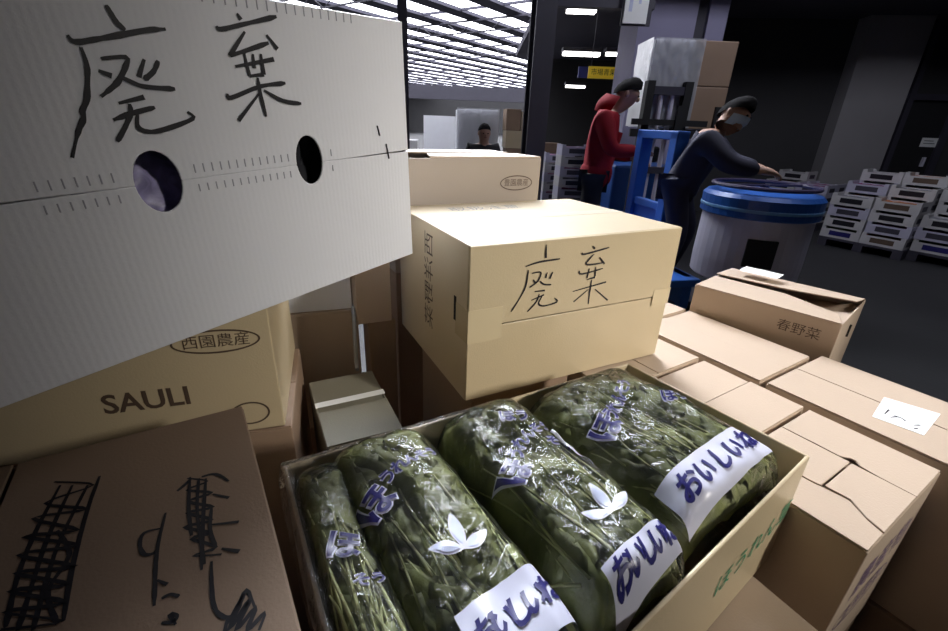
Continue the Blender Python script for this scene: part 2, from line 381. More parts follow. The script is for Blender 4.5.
INK_DARK = [[(-0.0869,0.1596),(-0.0923,0.1941),(-0.0941,0.2197),(-0.0942,0.2409),(-0.0945,0.2616)],[(-0.0914,0.1784),(-0.1036,0.1768),(-0.1064,0.1893),(-0.1028,0.2033),(-0.0954,0.206),(-0.0923,0.1994)],[(-0.0929,0.2373),(-0.0858,0.2459)],[(-0.0897,0.2577),(-0.0839,0.257),(-0.0777,0.2626)],[(-0.0896,0.2799),(-0.0822,0.2831),(-0.0794,0.2797),(-0.084,0.2756),(-0.0804,0.2866)],[(-0.0676,0.1178),(-0.0498,0.1328),(-0.0682,0.1362),(-0.0471,0.1529),(-0.0675,0.1543),(-0.0474,0.1744),(-0.0692,0.1699),(-0.0498,0.1912),(-0.0721,0.1877),(-0.0521,0.2069),(-0.067,0.2054),(-0.0488,0.2266),(-0.0667,0.2262),(-0.0452,0.2372)],[(-0.0649,0.1169),(-0.0678,0.1625),(-0.0668,0.2019)],[(-0.0508,0.1275),(-0.0569,0.189),(-0.0611,0.2455)],[(-0.0572,0.1237),(-0.061,0.1747),(-0.0587,0.2406)],[(-0.0545,0.1229),(-0.0412,0.1256),(-0.0305,0.144)],[(-0.0461,0.1557),(-0.0329,0.1691)],[(-0.0502,0.1975),(-0.0279,0.2066)],[(-0.0446,0.2308),(-0.0315,0.2419)],[(-0.0486,0.1737),(-0.0518,0.2033),(-0.0488,0.2266)],[(-0.0532,0.2406),(-0.0548,0.2642),(-0.0544,0.2867),(-0.0485,0.2994),(-0.0406,0.3002),(-0.0314,0.2839),(-0.0269,0.3057)],[(-0.0637,0.12),(-0.0691,0.1264),(-0.0769,0.1334)],[(-0.0493,0.3089),(-0.0327,0.286),(-0.0467,0.3119),(-0.0294,0.2935),(-0.0421,0.3146),(-0.0266,0.3033),(-0.0348,0.319),(-0.0215,0.3116),(-0.0274,0.3234)],[(-0.0467,0.3017),(-0.0496,0.3123)],[(-0.1845,0.0566),(-0.1498,0.0815),(-0.1867,0.088),(-0.1509,0.1175),(-0.1926,0.1058),(-0.1547,0.1438),(-0.195,0.1279),(-0.1523,0.1639),(-0.195,0.1495),(-0.1515,0.1885),(-0.1929,0.1706),(-0.1531,0.2065),(-0.1929,0.1889),(-0.1527,0.2243),(-0.1924,0.209),(-0.1523,0.2409),(-0.1906,0.2257)],[(-0.1459,0.0687),(-0.1509,0.1175),(-0.1536,0.1873),(-0.1523,0.2409)],[(-0.1785,0.0649),(-0.1872,0.1248),(-0.1901,0.1754),(-0.1875,0.2251)],[(-0.1681,0.0709),(-0.1767,0.1386),(-0.1785,0.1885),(-0.1794,0.2324)],[(-0.155,0.0785),(-0.167,0.148),(-0.1696,0.1967),(-0.17,0.238)],[(-0.171,0.1343),(-0.1576,0.1714),(-0.1666,0.2045),(-0.1557,0.2414)]]
INK_LABEL = [[(0.1066,0.326),(0.1351,0.3244)],[(0.1023,0.3363),(0.1171,0.3425),(0.1204,0.3486),(0.1139,0.3574)],[(0.1183,0.3368),(0.1195,0.3418)],[(0.1112,0.3701),(0.1233,0.3769)],[(0.0971,0.374),(0.105,0.3784)]]
NG1 = 19
# ------------------------------------------------------------------ the hall
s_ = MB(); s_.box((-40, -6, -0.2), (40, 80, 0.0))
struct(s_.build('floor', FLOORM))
# grid directions of the pallet load
AV = Vector((math.cos(R(33)), math.sin(R(33)), 0)); AU = Vector((math.sin(R(33)), -math.cos(R(33)), 0))
GO = Vector((0.571, 0.980, 0))
def gp(v, u, z=0): return GO + AV*v + AU*u + Vector((0, 0, z))

# roof with long skylights over the far bays
SD = Vector((math.sin(R(35)), math.cos(R(35)), 0)); PD = Vector((-math.cos(R(35)), math.sin(R(35)), 0))
RO = Vector((0.4, 5.5, 0))
RZ = 5.5
def rp(s, p, z): return RO + SD*s + PD*p + Vector((0, 0, z))
Mroof = frame(RO, SD, PD, (0, 0, 1))
mb = MB()
k = 0
for k in range(20):
    p0 = -1.2 + k*2.05
    mb.box((0.3, p0+1.3, RZ), (64, p0+2.05, RZ+0.25), Mroof)
struct(mb.build('ceiling', CEILM))
for k in range(20):
    p0 = -1.2 + k*2.05
    g = MB().box((0.3, p0, RZ+0.12), (64, p0+1.3, RZ+0.16), Mroof).build('window_%d' % (k+1), SKYG); struct(g)
    f = MB()
    for q in range(11):
        s0 = 0.3 + q*6.0
        f.box((s0, p0, RZ+0.02), (s0+0.07, p0+1.3, RZ+0.11), Mroof)
    f.build('glazing_bar', CEILM, g)
# roof trusses under the skylights, crossing them
for i, s0 in enumerate((1.5, 7.5, 13.5, 19.5)):
    f = MB()
    f.box((s0, -1.2, RZ-0.12), (s0+0.07, 39, RZ-0.05), Mroof)
    f.box((s0+0.0, -1.2, RZ-0.55), (s0+0.06, 39, RZ-0.50), Mroof)
    for q in range(18):
        a = Vector((s0+0.06, -1.0+q*1.55, RZ-0.52)); b = Vector((s0+0.06, -0.3+q*1.55, RZ-0.1)); c2 = Vector((s0+0.06, 0.5+q*1.55, RZ-0.52))
        f.tube([Mroof @ a, Mroof @ b, Mroof @ c2], 0.018, 5)
    struct(f.build('trim_%d' % (i+1), STEEL_D))
# dark lower roof above the near bay, to the right
mb = MB(); mb.box((0.86, 6.6, 3.05), (12, 14.0, 3.2)); struct(mb.build('ceiling_aisle', CEILM))
mb = MB(); mb.box((0.86, 6.5, 2.70), (2.05, 6.62, 3.05)); struct(mb.build('trim_10', STEEL_D))
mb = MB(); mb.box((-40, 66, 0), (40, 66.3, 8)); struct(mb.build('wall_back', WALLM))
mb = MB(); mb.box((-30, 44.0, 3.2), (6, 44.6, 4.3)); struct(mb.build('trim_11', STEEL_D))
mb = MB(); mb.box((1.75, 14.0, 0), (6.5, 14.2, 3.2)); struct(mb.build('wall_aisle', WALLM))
# steel columns
def hcolumn(name, x, y, w, d, h, yaw, m):
    f = MB(); M = Matrix.Translation((x, y, 0)) @ Matrix.Rotation(R(yaw), 4, 'Z')
    f.box((-w/2, -d/2, 0), (w/2, -d/2+0.03, h), M); f.box((-w/2, d/2-0.03, 0), (w/2, d/2, h), M); f.box((-0.02, -d/2+0.03, 0), (0.02, d/2-0.03, h), M)
    f.box((-w/2-0.06, -d/2-0.06, 0), (w/2+0.06, d/2+0.06, 0.03), M)
    struct(f.build(name, m)); return M
hcolumn('trim_12', 0.665, 6.1, 0.24, 0.26, RZ, 10, STEEL_D)
hcolumn('trim_13', -0.95, 6.0, 0.11, 0.12, RZ, 10, STEEL_D)
# wide painted column with a recessed dark strip
f = MB(); f.use(LILACC).box((2.03, 7.0, 0), (2.78, 7.9, 5.0)); f.use(STEEL_D).box((2.78, 7.06, 0), (2.93, 7.9, 5.0)); f.use(LILACC).box((2.93, 7.0, 0), (3.18, 7.9, 5.0))
struct(f.build('trim_16', None))
# right wall with pilasters and a door
wy = lambda x: 8.6 - (x-3.2)*0.12
Mw = Matrix.Translation((3.2, 8.6, 0)) @ Matrix.Rotation(-math.atan(0.12), 4, 'Z')
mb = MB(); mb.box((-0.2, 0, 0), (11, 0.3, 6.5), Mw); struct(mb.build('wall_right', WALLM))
mb = MB(); mb.box((2.62, -0.30, 0), (3.50, 0.0, 6.5), Mw); struct(mb.build('trim_17', PILM))
mb = MB(); mb.box((3.66, -0.12, 0), (3.74, 0.0, 6.5), Mw); mb.box((4.75, -0.12, 0), (4.83, 0.0, 6.5), Mw); struct(mb.build('trim_18', STEEL_D))
f = MB(); f.box((3.40, -0.1, 1.95), (4.46, 0.0, 2.04), Mw); f.box((3.40, -0.1, 0), (3.5, 0.0, 1.95), Mw); f.box((4.36, -0.1, 0), (4.46, 0.0, 1.95), Mw)
dr = MB().box((3.5, -0.05, 0), (4.36, 0.0, 1.95), Mw).build('door_1', mat('dark_door_paint', (0.02, 0.02, 0.022), 0.5)); struct(dr)
f.build('door_frame', STEEL_D, dr)
MB().box((4.24, -0.09, 0.95), (4.28, -0.05, 1.1), Mw).build('door_handle', SILVER, dr)
# round lamp on the wall and a notice
wl = empty('wall_lamp', 'small round dark lamp on the grey wall above the door', 'lamp', Mw @ Vector((3.25, -0.0, 2.42)))
wl.rotation_euler = (R(90), 0, -math.atan(0.12))
MB().lathe([(0.07, -0.02), (0.07, 0.03), (0.05, 0.06)], 20).build('housing', BLACKM, wl)
MB().lathe([(0.045, 0.055), (0.04, 0.075), (0.01, 0.085)], 20).build('lens', mat('dull_glass', (0.25, 0.25, 0.28), 0.2), wl)
Mn = Mw @ Matrix.Translation((4.25, -0.06, 1.33))
nb = empty('wall_notice', 'white paper notice on the wall to the right of the dark door', 'notice', M=Mn)
MB().box((-0.13, -0.004, -0.07), (0.13, 0.0, 0.07)).build('sheet', PAPER, nb)
MB().box((-0.09, -0.006, -0.02), (0.08, -0.0042, -0.012)).box((-0.09, -0.006, 0.02), (0.05, -0.0042, 0.028)).build('print', INK, nb)
# fluorescent fittings
def fitting(label, a, b, group='fluorescent lights under the dark roof', n=2):
    a = Vector(a); b = Vector(b); c = (a+b)/2; d = (b-a); L = d.length
    root = empty('ceiling_light', label, 'light', c, math.atan2(d.y, d.x), group)
    MB().box((-L/2, -0.11, 0.03), (L/2, 0.11, 0.09)).build('housing', STEEL_D, root)
    for k in range(n):
        y = (-0.06, 0.06)[k] if n == 2 else 0
        MB().tube([(-L/2+0.02, y, 0.0), (L/2-0.02, y, 0.0)], 0.028, 8).build('tube', TUBE, root)
fitting('twin tube light highest in the picture right of the dark steel column', (1.20, 8.0, 2.92), (1.66, 8.0, 2.99))
fitting('long twin tube light to the right of the steel column, above the yellow sign', (1.36, 9, 2.58), (2.02, 9, 2.47))
fitting('single slanted tube light right of the yellow sign', (2.10, 9, 2.52), (2.52, 9, 2.56), n=1)
fitting('small far tube light below the yellow sign', (1.95, 12, 2.22), (2.45, 12, 2.26), n=1)
# yellow hanging sign with a blue panel beside it
sg = empty('hanging_sign', 'yellow hanging sign with dark lettering and a blue end panel', 'sign', (1.93, 8.2, 2.09))
MB().box((-0.24, 0, 0), (0.24, 0.04, 0.17)).build('board', YEL, sg)
MB().box((-0.40, 0.0, 0.0), (-0.25, 0.04, 0.16)).build('side_panel', mat('blue_sign_panel', (0.07, 0.08, 0.32), 0.5), sg)
t = MB(); text_on(t, '市場青果', lambda x, y: (x, -0.004, 0.085+y), 0.10); t.build('lettering', INK, sg)
t = MB().tube([(-0.2, 0.02, 0.17), (-0.2, 0.02, 0.96)], 0.008, 6).tube([(0.2, 0.02, 0.17), (0.2, 0.02, 0.96)], 0.008, 6); t.build('hanger', STEEL_D, sg)
# white notice panel on the big column
pn = empty('notice_panel', 'white notice panel hanging high on the lilac column', 'notice', (1.80, 6.40, 2.53))
MB().box((-0.14, 0, 0), (0.14, 0.03, 0.62)).build('board', PAPER, pn)
MB().box((-0.09, -0.003, 0.12), (-0.05, -0.0005, 0.5)).box((0.02, -0.003, 0.2), (0.05, -0.0005, 0.5)).build('print', PALE, pn)
MB().box((-0.16, 0.03, -0.02), (0.2, 0.05, 0.64)).build('frame', STEEL_D, pn)

# ------------------------------------------------------------------ pallets
def pallet(label, v0, u0, lv, lu):
    root = empty('wooden_pallet', label, 'pallet', gp(v0, u0), R(33), 'pallets under the boxes')
    w, d = lv, lu                              # x along v; y towards the back is -u
    n = 7; bw = w/ (n+ (n-1)*0.35)
    for k in range(n):
        x = k*bw*1.35
        MB().box((x, 0, 0.115), (x+bw, d, 0.138)).build('deck_board', WOOD, root, bevel=0.002)
    for k in range(3):
        y = k*(d-0.09)/2
        MB().box((0, y, 0.0), (w, y+0.09, 0.022)).build('bottom_board', WOOD, root)
        for q in range(3):
            x = q*(w-0.12)/2
            MB().box((x, y, 0.022), (x+0.12, y+0.09, 0.115)).build('block', WOOD, root)
    return root
pallet('wooden pallet under the left hand boxes', -1.45, 0.62, 1.09, 1.25)
pallet('wooden pallet under the right hand boxes', -0.34, 0.62, 1.10, 1.25)

# ------------------------------------------------------------------ right hand block of boxes
TOP = Z0 - 0.511
HB = 0.345
def gbox(label, v0, v1, u0, u1, m=KRAFT, top=TOP, h=HB, along='x', sag=(0, 0), tape=False, gap=0.0025, group='closed cardboard boxes of the right hand block'):
    w = u1-u0; d = v1-v0
    return carton('cardboard_box', label, gp(v0, u0, top-h-0.004), -57, w, d, h, m, along, sag, gap, group, tape)
boxB = gbox('long closed box with a lengthwise seam, behind the small plain-topped box', 0.015, 0.256, -0.210, 0.128, sag=(0.001, -0.001))
boxD = gbox('long closed box with a white label on its top', 0.020, 0.290, 0.140, 0.545)
boxC = gbox('small closed box with a crosswise seam, between the spinach box and the long box', -0.322, -0.010, 0.006, 0.230, along='y', sag=(-0.002, 0.001))
boxA = gbox('closed box under the right corner of the big handwritten kraft box', -0.322, -0.006, -0.245, -0.008)
boxG = gbox('closed box mostly hidden behind the right edge of the handwritten kraft box', 0.012, 0.256, -0.56, -0.222)
# second layer
for (v0, v1, u0, u1, l) in ((0.012, 0.245, -0.56, -0.01, 'back left'), (0.012, 0.290, 0.0, 0.545, 'under the labelled box'), (-0.322, -0.006, -0.245, 0.225, 'under the small seamed box'), (-0.318, -0.006, 0.236, 0.44, 'under the interlocked box')):
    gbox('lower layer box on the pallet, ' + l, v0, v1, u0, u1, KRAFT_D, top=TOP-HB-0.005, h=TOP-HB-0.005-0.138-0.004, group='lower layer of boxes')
# interlocked box
le = empty('cardboard_box', 'box with interlocking tucked flaps and small round finger hole at the right', 'cardboard box', gp(-0.318, 0.238, TOP-HB-0.004), R(-57), 'closed cardboard boxes of the right hand block')
carton_body(0.204, 0.306, HB).build('body', KRAFT, le, bevel=0.003)
def eflap(pts, off):
    poly = [(u-0.238, v+0.318) for v, u in pts]
    area2 = sum(poly[i][0]*poly[(i+1) % len(poly)][1]-poly[(i+1) % len(poly)][0]*poly[i][1] for i in range(len(poly)))
    if area2 < 0: poly.reverse()
    z0 = HB+0.0003
    MB().prism(poly, z0+off, z0+off+0.0035).build('flap', KRAFT, le, bevel=0.001)
arc = [(-0.124+0.011*math.cos(t), 0.3515+0.011*math.sin(t)) for t in (R(-60), R(-25), R(0), R(25), R(60))]
eflap([(-0.0135, 0.240), (-0.0135, 0.4405), (-0.1275, 0.4405), (-0.1265, 0.392), (-0.1225, 0.365)] + [(-0.120, 0.362), (-0.1135, 0.3555), (-0.1135, 0.3475), (-0.120, 0.341)] + [(-0.1245, 0.334), (-0.1235, 0.300), (-0.1245, 0.240)], 0.0)
eflap([(-0.1275, 0.240), (-0.1275, 0.3515), (-0.2345, 0.3510), (-0.2375, 0.338), (-0.2375, 0.240)], 0.0005)
eflap([(-0.1300, 0.3545), (-0.1300, 0.4405), (-0.2600, 0.4405), (-0.250, 0.416), (-0.2285, 0.389), (-0.2315, 0.3545)], 0.001)
eflap([(-0.2405, 0.240), (-0.2405, 0.340), (-0.2370, 0.355), (-0.2325, 0.389), (-0.2535, 0.418), (-0.2635, 0.4405), (-0.3170, 0.4405), (-0.3170, 0.240)], 0.0)
MB().box((0.004, 0.004, HB-0.008), (0.2, 0.302, HB-0.006)).build('inner_flap', KRAFT_D, le)
pr = MB()
fe = lambda x, y: (0.2045, 0.155+x, 0.24+y)
text_on(pr, '農産物', lambda x, y: fe(x, y), 0.075)
oval_ring(pr, lambda x, y: fe(x, y-0.09), 0.11, 0.03, 0.004)
text_on(pr, '生鮮野菜', lambda x, y: fe(x, y-0.09), 0.042)
pr.build('print', PRINT_LILAC, le)
# label
lb = MB()
lx = lambda v, u: (u-0.140, v-0.020)
q = [lx(0.187, 0.300), lx(0.214, 0.385), lx(0.088, 0.392), lx(0.074, 0.316)]
a2 = sum(q[i][0]*q[(i+1) % 4][1]-q[(i+1) % 4][0]*q[i][1] for i in range(4))
if a2 < 0: q.reverse()
lb.prism(q, HB+0.0040, HB+0.0046)
lo = lb.build('label', PAPER, boxD); lo['label'] = 'white paper label with handwriting'
Mlab = Matrix(((0, 1, 0, -0.140), (1, 0, 0, -0.020), (0, 0, 1, HB+0.0046), (0, 0, 0, 1)))
ink(INK_LABEL, Mlab, 0.0035, 'label_writing', lo)

# open box standing behind the block
bx = empty('open_cardboard_box', 'open box with loose raised flaps standing behind the closed boxes at the right', 'cardboard box', (0.673, 1.304, 0.64), R(-47.6))
FW, FD, FH = 0.369, 0.288, 0.28
carton_body(FW, FD, FH).build('body', KRAFT, bx, bevel=0.003)
MB().prism([(0.001, 0.001), (FW-0.002, 0.001), (FW-0.03, 0.115), (0.2, 0.142), (0.001, 0.143)], lambda x, y: FH-0.0005-0.10*max(0, x-0.2)*y/0.14, lambda x, y: FH+0.003-0.10*max(0, x-0.2)*y/0.14).build('flap', KRAFT, bx, bevel=0.001)
MB().prism([(0.001, FD-0.001), (0.001, 0.147), (0.2, 0.150), (FW-0.01, 0.20), (FW-0.002, FD-0.001)], lambda x, y: FH+(FD-y)*(0.05+0.18*x), lambda x, y: FH+0.0035+(FD-y)*(0.05+0.18*x)).build('flap', KRAFT, bx, bevel=0.001)
MB().prism([(FW-0.13, 0.03), (FW-0.003, 0.012), (FW-0.003, FD-0.012), (FW-0.13, FD-0.03)], lambda x, y: FH-0.018-(FW-x)*0.12, lambda x, y: FH-0.0145-(FW-x)*0.12).build('end_flap', KRAFT, bx, bevel=0.001)
MB().box((0.05, 0.19, FH+0.026), (0.16, 0.26, FH+0.0265), None).build('paper_sheet', PAPER, bx)
pr = MB(); text_on(pr, '春野菜', lambda x, y: (0.285+x, -0.0006, 0.235+y), 0.034); pr.build('print', PRINT_BR, bx)
MB().tube([(FW+0.001, 0.15, 0.205), (FW+0.001, 0.15, 0.24)], 0.004, 6).build('handle_slot', DARK, bx)
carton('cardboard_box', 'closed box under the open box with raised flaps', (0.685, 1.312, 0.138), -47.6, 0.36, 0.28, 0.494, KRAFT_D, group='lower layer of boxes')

# ------------------------------------------------------------------ handwritten kraft box, lying with its flaps to the front
yM = R(27.2)
eM = Vector((math.cos(yM), math.sin(yM), 0)); nM = Vector((math.sin(yM), -math.cos(yM), 0))
oM = Vector((-0.013, 0.754, TOP+0.001))
MW, MH, MDp = 0.522, 0.3165, 0.40
mid = empty('handwritten_kraft_box', 'big kraft box with two black handwritten characters on its bright front', 'cardboard box', M=frame(oM - nM*MDp, eM, (0, 0, 1), nM))
# local: x along the front, y up, z towards the viewer
carton_body(MW, MH, MDp).build('body', KRAFT_Y, mid, bevel=0.003)
flap_pair(mid, MW, MH, MDp, KRAFT_Y, sag=(0.0, 0.002), gap=0.003)
for part_ in (INK_MID[:12], INK_MID[12:]): ink(part_, frame((0, 0, MDp+0.0055), (1, 0, 0), (0, 1, 0), (0, 0, 1)), 0.0038, 'handwritten_character', mid)
tp = MB().box((-0.0006, 0.128, MDp-0.05), (0.0, 0.195, MDp+0.0062)).box((-0.0006, 0.128, MDp+0.0056), (0.072, 0.195, MDp+0.0062)).build('tape', TAPE, mid)
MB().box((0.470, 0.138, MDp+0.0058), (MW+0.0006, 0.176, MDp+0.0064)).box((MW, 0.138, MDp-0.05), (MW+0.0006, 0.176, MDp+0.0064)).build('tape', TAPE, mid)
MB().box((-0.0007, 0.155, MDp-0.058), (0.0, 0.205, MDp-0.048)).build('handle_slot', DARK, mid)
pr = MB(); text_on(pr, '西洋野菜', lambda x, y: (-0.0008, 0.19+x*-1, MDp-0.19+y*-1), 0.055); pr.build('side_print', PRINT_BR, mid)
pr = MB(); text_on(pr, '取扱注意', lambda x, y: (0.20+x, MH+0.0008, 0.08-y), 0.050); pr.build('top_print', mat('grey_print', (0.30, 0.27, 0.25), 0.6), mid)
MB().box((0.0, MH, MDp*0.5-0.02), (MW, MH+0.0005, MDp*0.5+0.02)).build('top_tape', mat('whitish_tape', (0.62, 0.55, 0.42), 0.3), mid)
# box that carries its left half, and lower columns behind
carton('cardboard_box', 'brown box under the left side of the big handwritten kraft box', (0.002, 0.770, 0.49), 27.2, 0.243, 0.29, HB, KRAFT_D, group='stack under the handwritten box')
carton('cardboard_box', 'bottom box below the brown box under the handwritten kraft box', (0.002, 0.770, 0.138), 27.2, 0.243, 0.29, 0.346, KRAFT_D, group='stack under the handwritten box')

# open carton with an oval print behind
kb = empty('open_printed_box', 'open tan box with an oval printed mark, behind the handwritten kraft box', 'cardboard box', (-0.215, 1.150, 0.97), R(28.5))
KW, KD, KH = 0.445, 0.30, Z0-0.085-0.97
carton_body(KW, KD, KH).build('body', KRAFT_G, kb, bevel=0.003)
MB().prism([(0.002, KD-0.002), (0.002, KD-0.12), (KW*0.7, KD-0.14), (KW-0.002, KD-0.12), (KW-0.002, KD-0.002)], KH, KH+0.004).build('flap', KRAFT, kb)
MB().prism([(0.10, 0.002), (KW-0.002, 0.002), (KW-0.002, 0.13), (0.14, 0.12)], KH+0.0002, KH+0.0042).build('flap', KRAFT, kb)
MB().prism([(0.004, 0.01), (0.08, 0.02), (0.08, 0.25), (0.004, 0.26)], KH-0.03, KH-0.026).build('end_flap', KRAFT_D, kb)
pr = MB(); kf = lambda x, y: (0.365+x, -0.0007, KH-0.067+y)
oval_ring(pr, kf, 0.054, 0.021, 0.0032); text_on(pr, '豊園農産', kf, 0.021); pr.build('print', PRINT_BR, kb)
carton('cardboard_box', 'tall box under the open tan box with the oval mark', (-0.215, 1.150, 0.138), 28.5, 0.445, 0.30, 0.826, KRAFT_D, group='stack under the handwritten box')

# ------------------------------------------------------------------ left hand stack
LWd, LHt = 0.45, 0.227
L0 = Vector((-0.32, 0.633, 0)) - Vector((math.cos(R(18)), math.sin(R(18)), 0))*LWd
lbx = carton('printed_kraft_box', 'kraft box with an oval printed mark, under the white handwritten box', (L0.x, L0.y, 0.856), 18, LWd, 0.30, LHt, KRAFT_Y)
pr = MB(); lf = lambda x, y: (0.372+x, -0.0007, 0.172+y)
oval_ring(pr, lf, 0.062, 0.020, 0.003); text_on(pr, '西園農産', lf, 0.024)
lf2 = lambda x, y: (0.40+x, -0.0007, 0.035+y)
oval_ring(pr, lf2, 0.030, 0.022, 0.003)
lf3 = lambda x, y: (0.262+x, -0.0007, 0.082+y)
text_on(pr, 'SAULI', lf3, 0.046, 0.02)
pr.build('print', PRINT_BR, lbx)
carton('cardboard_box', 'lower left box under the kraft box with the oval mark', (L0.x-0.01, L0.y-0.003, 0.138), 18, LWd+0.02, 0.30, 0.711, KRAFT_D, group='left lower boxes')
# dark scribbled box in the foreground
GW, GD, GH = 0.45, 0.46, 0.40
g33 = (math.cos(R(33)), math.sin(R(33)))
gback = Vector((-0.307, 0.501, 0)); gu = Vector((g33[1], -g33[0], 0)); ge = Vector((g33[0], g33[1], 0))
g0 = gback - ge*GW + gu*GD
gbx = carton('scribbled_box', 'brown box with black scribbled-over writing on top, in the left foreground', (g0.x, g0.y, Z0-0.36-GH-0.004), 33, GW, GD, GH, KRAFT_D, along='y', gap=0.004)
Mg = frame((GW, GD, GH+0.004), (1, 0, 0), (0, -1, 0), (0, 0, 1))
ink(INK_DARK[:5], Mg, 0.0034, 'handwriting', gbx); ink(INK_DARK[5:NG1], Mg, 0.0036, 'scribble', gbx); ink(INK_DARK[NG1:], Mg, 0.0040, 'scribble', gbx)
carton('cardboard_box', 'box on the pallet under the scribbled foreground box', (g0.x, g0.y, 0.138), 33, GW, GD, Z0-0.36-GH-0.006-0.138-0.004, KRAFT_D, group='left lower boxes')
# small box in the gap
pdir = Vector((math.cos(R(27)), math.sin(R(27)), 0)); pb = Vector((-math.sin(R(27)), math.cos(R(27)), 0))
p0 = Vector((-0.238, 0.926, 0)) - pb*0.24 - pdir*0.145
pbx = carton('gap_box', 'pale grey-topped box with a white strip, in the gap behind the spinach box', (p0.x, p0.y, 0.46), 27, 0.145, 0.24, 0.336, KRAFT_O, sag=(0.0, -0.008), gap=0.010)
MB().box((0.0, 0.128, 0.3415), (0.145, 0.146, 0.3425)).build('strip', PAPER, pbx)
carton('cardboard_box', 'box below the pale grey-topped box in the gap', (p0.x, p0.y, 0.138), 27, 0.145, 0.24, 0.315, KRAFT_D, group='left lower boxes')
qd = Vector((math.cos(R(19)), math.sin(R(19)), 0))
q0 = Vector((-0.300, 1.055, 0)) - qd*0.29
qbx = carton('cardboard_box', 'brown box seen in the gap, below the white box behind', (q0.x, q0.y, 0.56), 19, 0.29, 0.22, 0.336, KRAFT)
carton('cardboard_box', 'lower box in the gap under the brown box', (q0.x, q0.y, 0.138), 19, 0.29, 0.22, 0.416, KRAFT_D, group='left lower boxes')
carton('white_box', 'white box glimpsed in the gap under the corner of the big white box', (q0.x+0.005, q0.y+0.012, 0.901), 19, 0.27, 0.20, 0.24, WHITE_C)
tbx = carton('narrow_box', 'narrow brown box standing beside the left end of the handwritten kraft box', (-0.288, 1.012, 0.877), 24, 0.085, 0.10, 0.245, KRAFT)
carton('cardboard_box', 'tall box below the narrow brown box in the gap', (-0.268, 1.032, 0.138), 24, 0.070, 0.085, 0.735, KRAFT_D, group='left lower boxes')
st = MB(); st.tube([(-0.312, 1.075, 0.9045), (-0.306, 1.040, 0.907), (-0.300, 1.020, 0.885), (-0.290, 0.98, 0.84), (-0.280, 0.945, 0.812), (-0.270, 0.915, 0.806)], 0.005, 6)
tag(st.build('hanging_strap', mat('grey_plastic_strap', (0.35, 0.37, 0.40), 0.3)), 'grey plastic strap hanging down in the gap behind the pale-topped box', 'strap')

# ------------------------------------------------------------------ the big white handwritten box
WE = Vector((0.57527087, 0.81538151, 0.06493394)); WU = Vector((-0.01695314, -0.06748242, 0.99757642)); WN = WE.cross(WU)
WBL = Vector((-0.4449044, 0.33123254, Z0-0.26201235))
WWd, WHt, WDp = 0.572, 0.36, 0.30
wb = empty('white_handwritten_box', 'big white box with two handle holes and two large black handwritten characters', 'cardboard box', M=frame(WBL - WN*WDp, WE, WU, WN))
carton_body(WWd, WHt, WDp-0.004).build('body', WHITE_C, wb, bevel=0.003)
flap_pair(wb, WWd, WHt, WDp-0.004, WHITE_C, gap=0.0022, notch=[(0.570-0.373, 0.022, 0.031, 0.001), (0.570-0.188, 0.020, 0.031, 0.004)])
Mwf = frame((0, 0, WDp+0.0005), (1, 0, 0), (0, 1, 0), (0, 0, 1))
ink(INK_WHITE[:12], Mwf, 0.0046, 'handwritten_character', wb); ink(INK_WHITE[12:], Mwf, 0.0046, 'handwritten_character', wb)
GREYMARK = mat('grey_mark', (0.36, 0.36, 0.42), 0.5)
ta = MB(); tb_ = MB(); tc_ = MB()
for k in range(34):
    x = 0.10+k*0.0096
    if abs(x-0.197) < 0.03 or abs(x-0.382) < 0.028: continue
    ta.box((x, WHt/2+0.006, WDp-0.0004), (x+0.0011, WHt/2+0.015, WDp+0.0004)); tb_.box((x, WHt/2-0.014, WDp-0.0004), (x+0.0011, WHt/2-0.006, WDp+0.0004))
for k in range(38):
    x = 0.03+k*0.012; tc_.box((x, WHt-0.012, WDp-0.0004), (x+0.0012, WHt-0.002, WDp+0.0003))
for t_ in (ta, tb_, tc_): t_.build('stitch_marks', GREYMARK, wb)
for (x, y, ln) in ((0.016, 0.165, 0.05), (0.524, 0.183, 0.022), (0.508, 0.214, 0.014)):
    MB().tube([(x-0.002, y+ln/2, WDp+0.0008), (x+0.002, y-ln/2, WDp+0.0008)], 0.0011, 6).build('staple', mat('dark_metal', (0.05, 0.05, 0.06), 0.4, 0.8), wb)
sh = MB().grid(lambda u, v: (0.13+0.13*u, 0.115+0.13*v, WDp-0.030-0.012*noise.noise((u*6, v*6, 1.7))-0.02*v), 24, 24)
sh.build('inner_wrap', LILAC_SHEET, wb, smooth=True)
sh = MB().grid(lambda u, v: (0.335+0.10*u, 0.12+0.12*v, WDp-0.035-0.014*noise.noise((u*7, v*3, 5.7))), 24, 24)
sh.build('inner_wrap', mat('dark_film', (0.03, 0.03, 0.035), 0.15), wb, smooth=True)
# ------------------------------------------------------------------ spinach box and bags
yS = 30.1
S0 = Vector((-0.243, 0.455, 0))
eS = Vector((math.cos(R(yS)), math.sin(R(yS)), 0)); tS = Vector((math.sin(R(yS)), -math.cos(R(yS)), 0))
RIM = Z0-0.42; SB = 0.722
sbx = empty('spinach_carton', 'open kraft carton with green print on its front, full of bagged spinach', 'cardboard box', (S0.x, S0.y, SB), R(yS))
SO = [(0.004, -0.402), (0.664, -0.315), (0.633, 0), (0, 0)]
def inset(poly, t):
    out = []; n = len(poly)
    for i in range(n):
        p = Vector(poly[i]); a = (Vector(poly[i-1])-p).normalized(); b = (Vector(poly[(i+1) % n])-p).normalized()
        s = abs(a.x*b.y-a.y*b.x); out.append(tuple(p+(a+b)*(t/s)))
    return out
SI = inset(SO, 0.005)
mb = MB(); SH = RIM-SB
vs = [(x, y, 0) for x, y in SO]+[(x, y, SH) for x, y in SO]+[(x, y, SH) for x, y in SI]+[(x, y, 0.005) for x, y in SI]
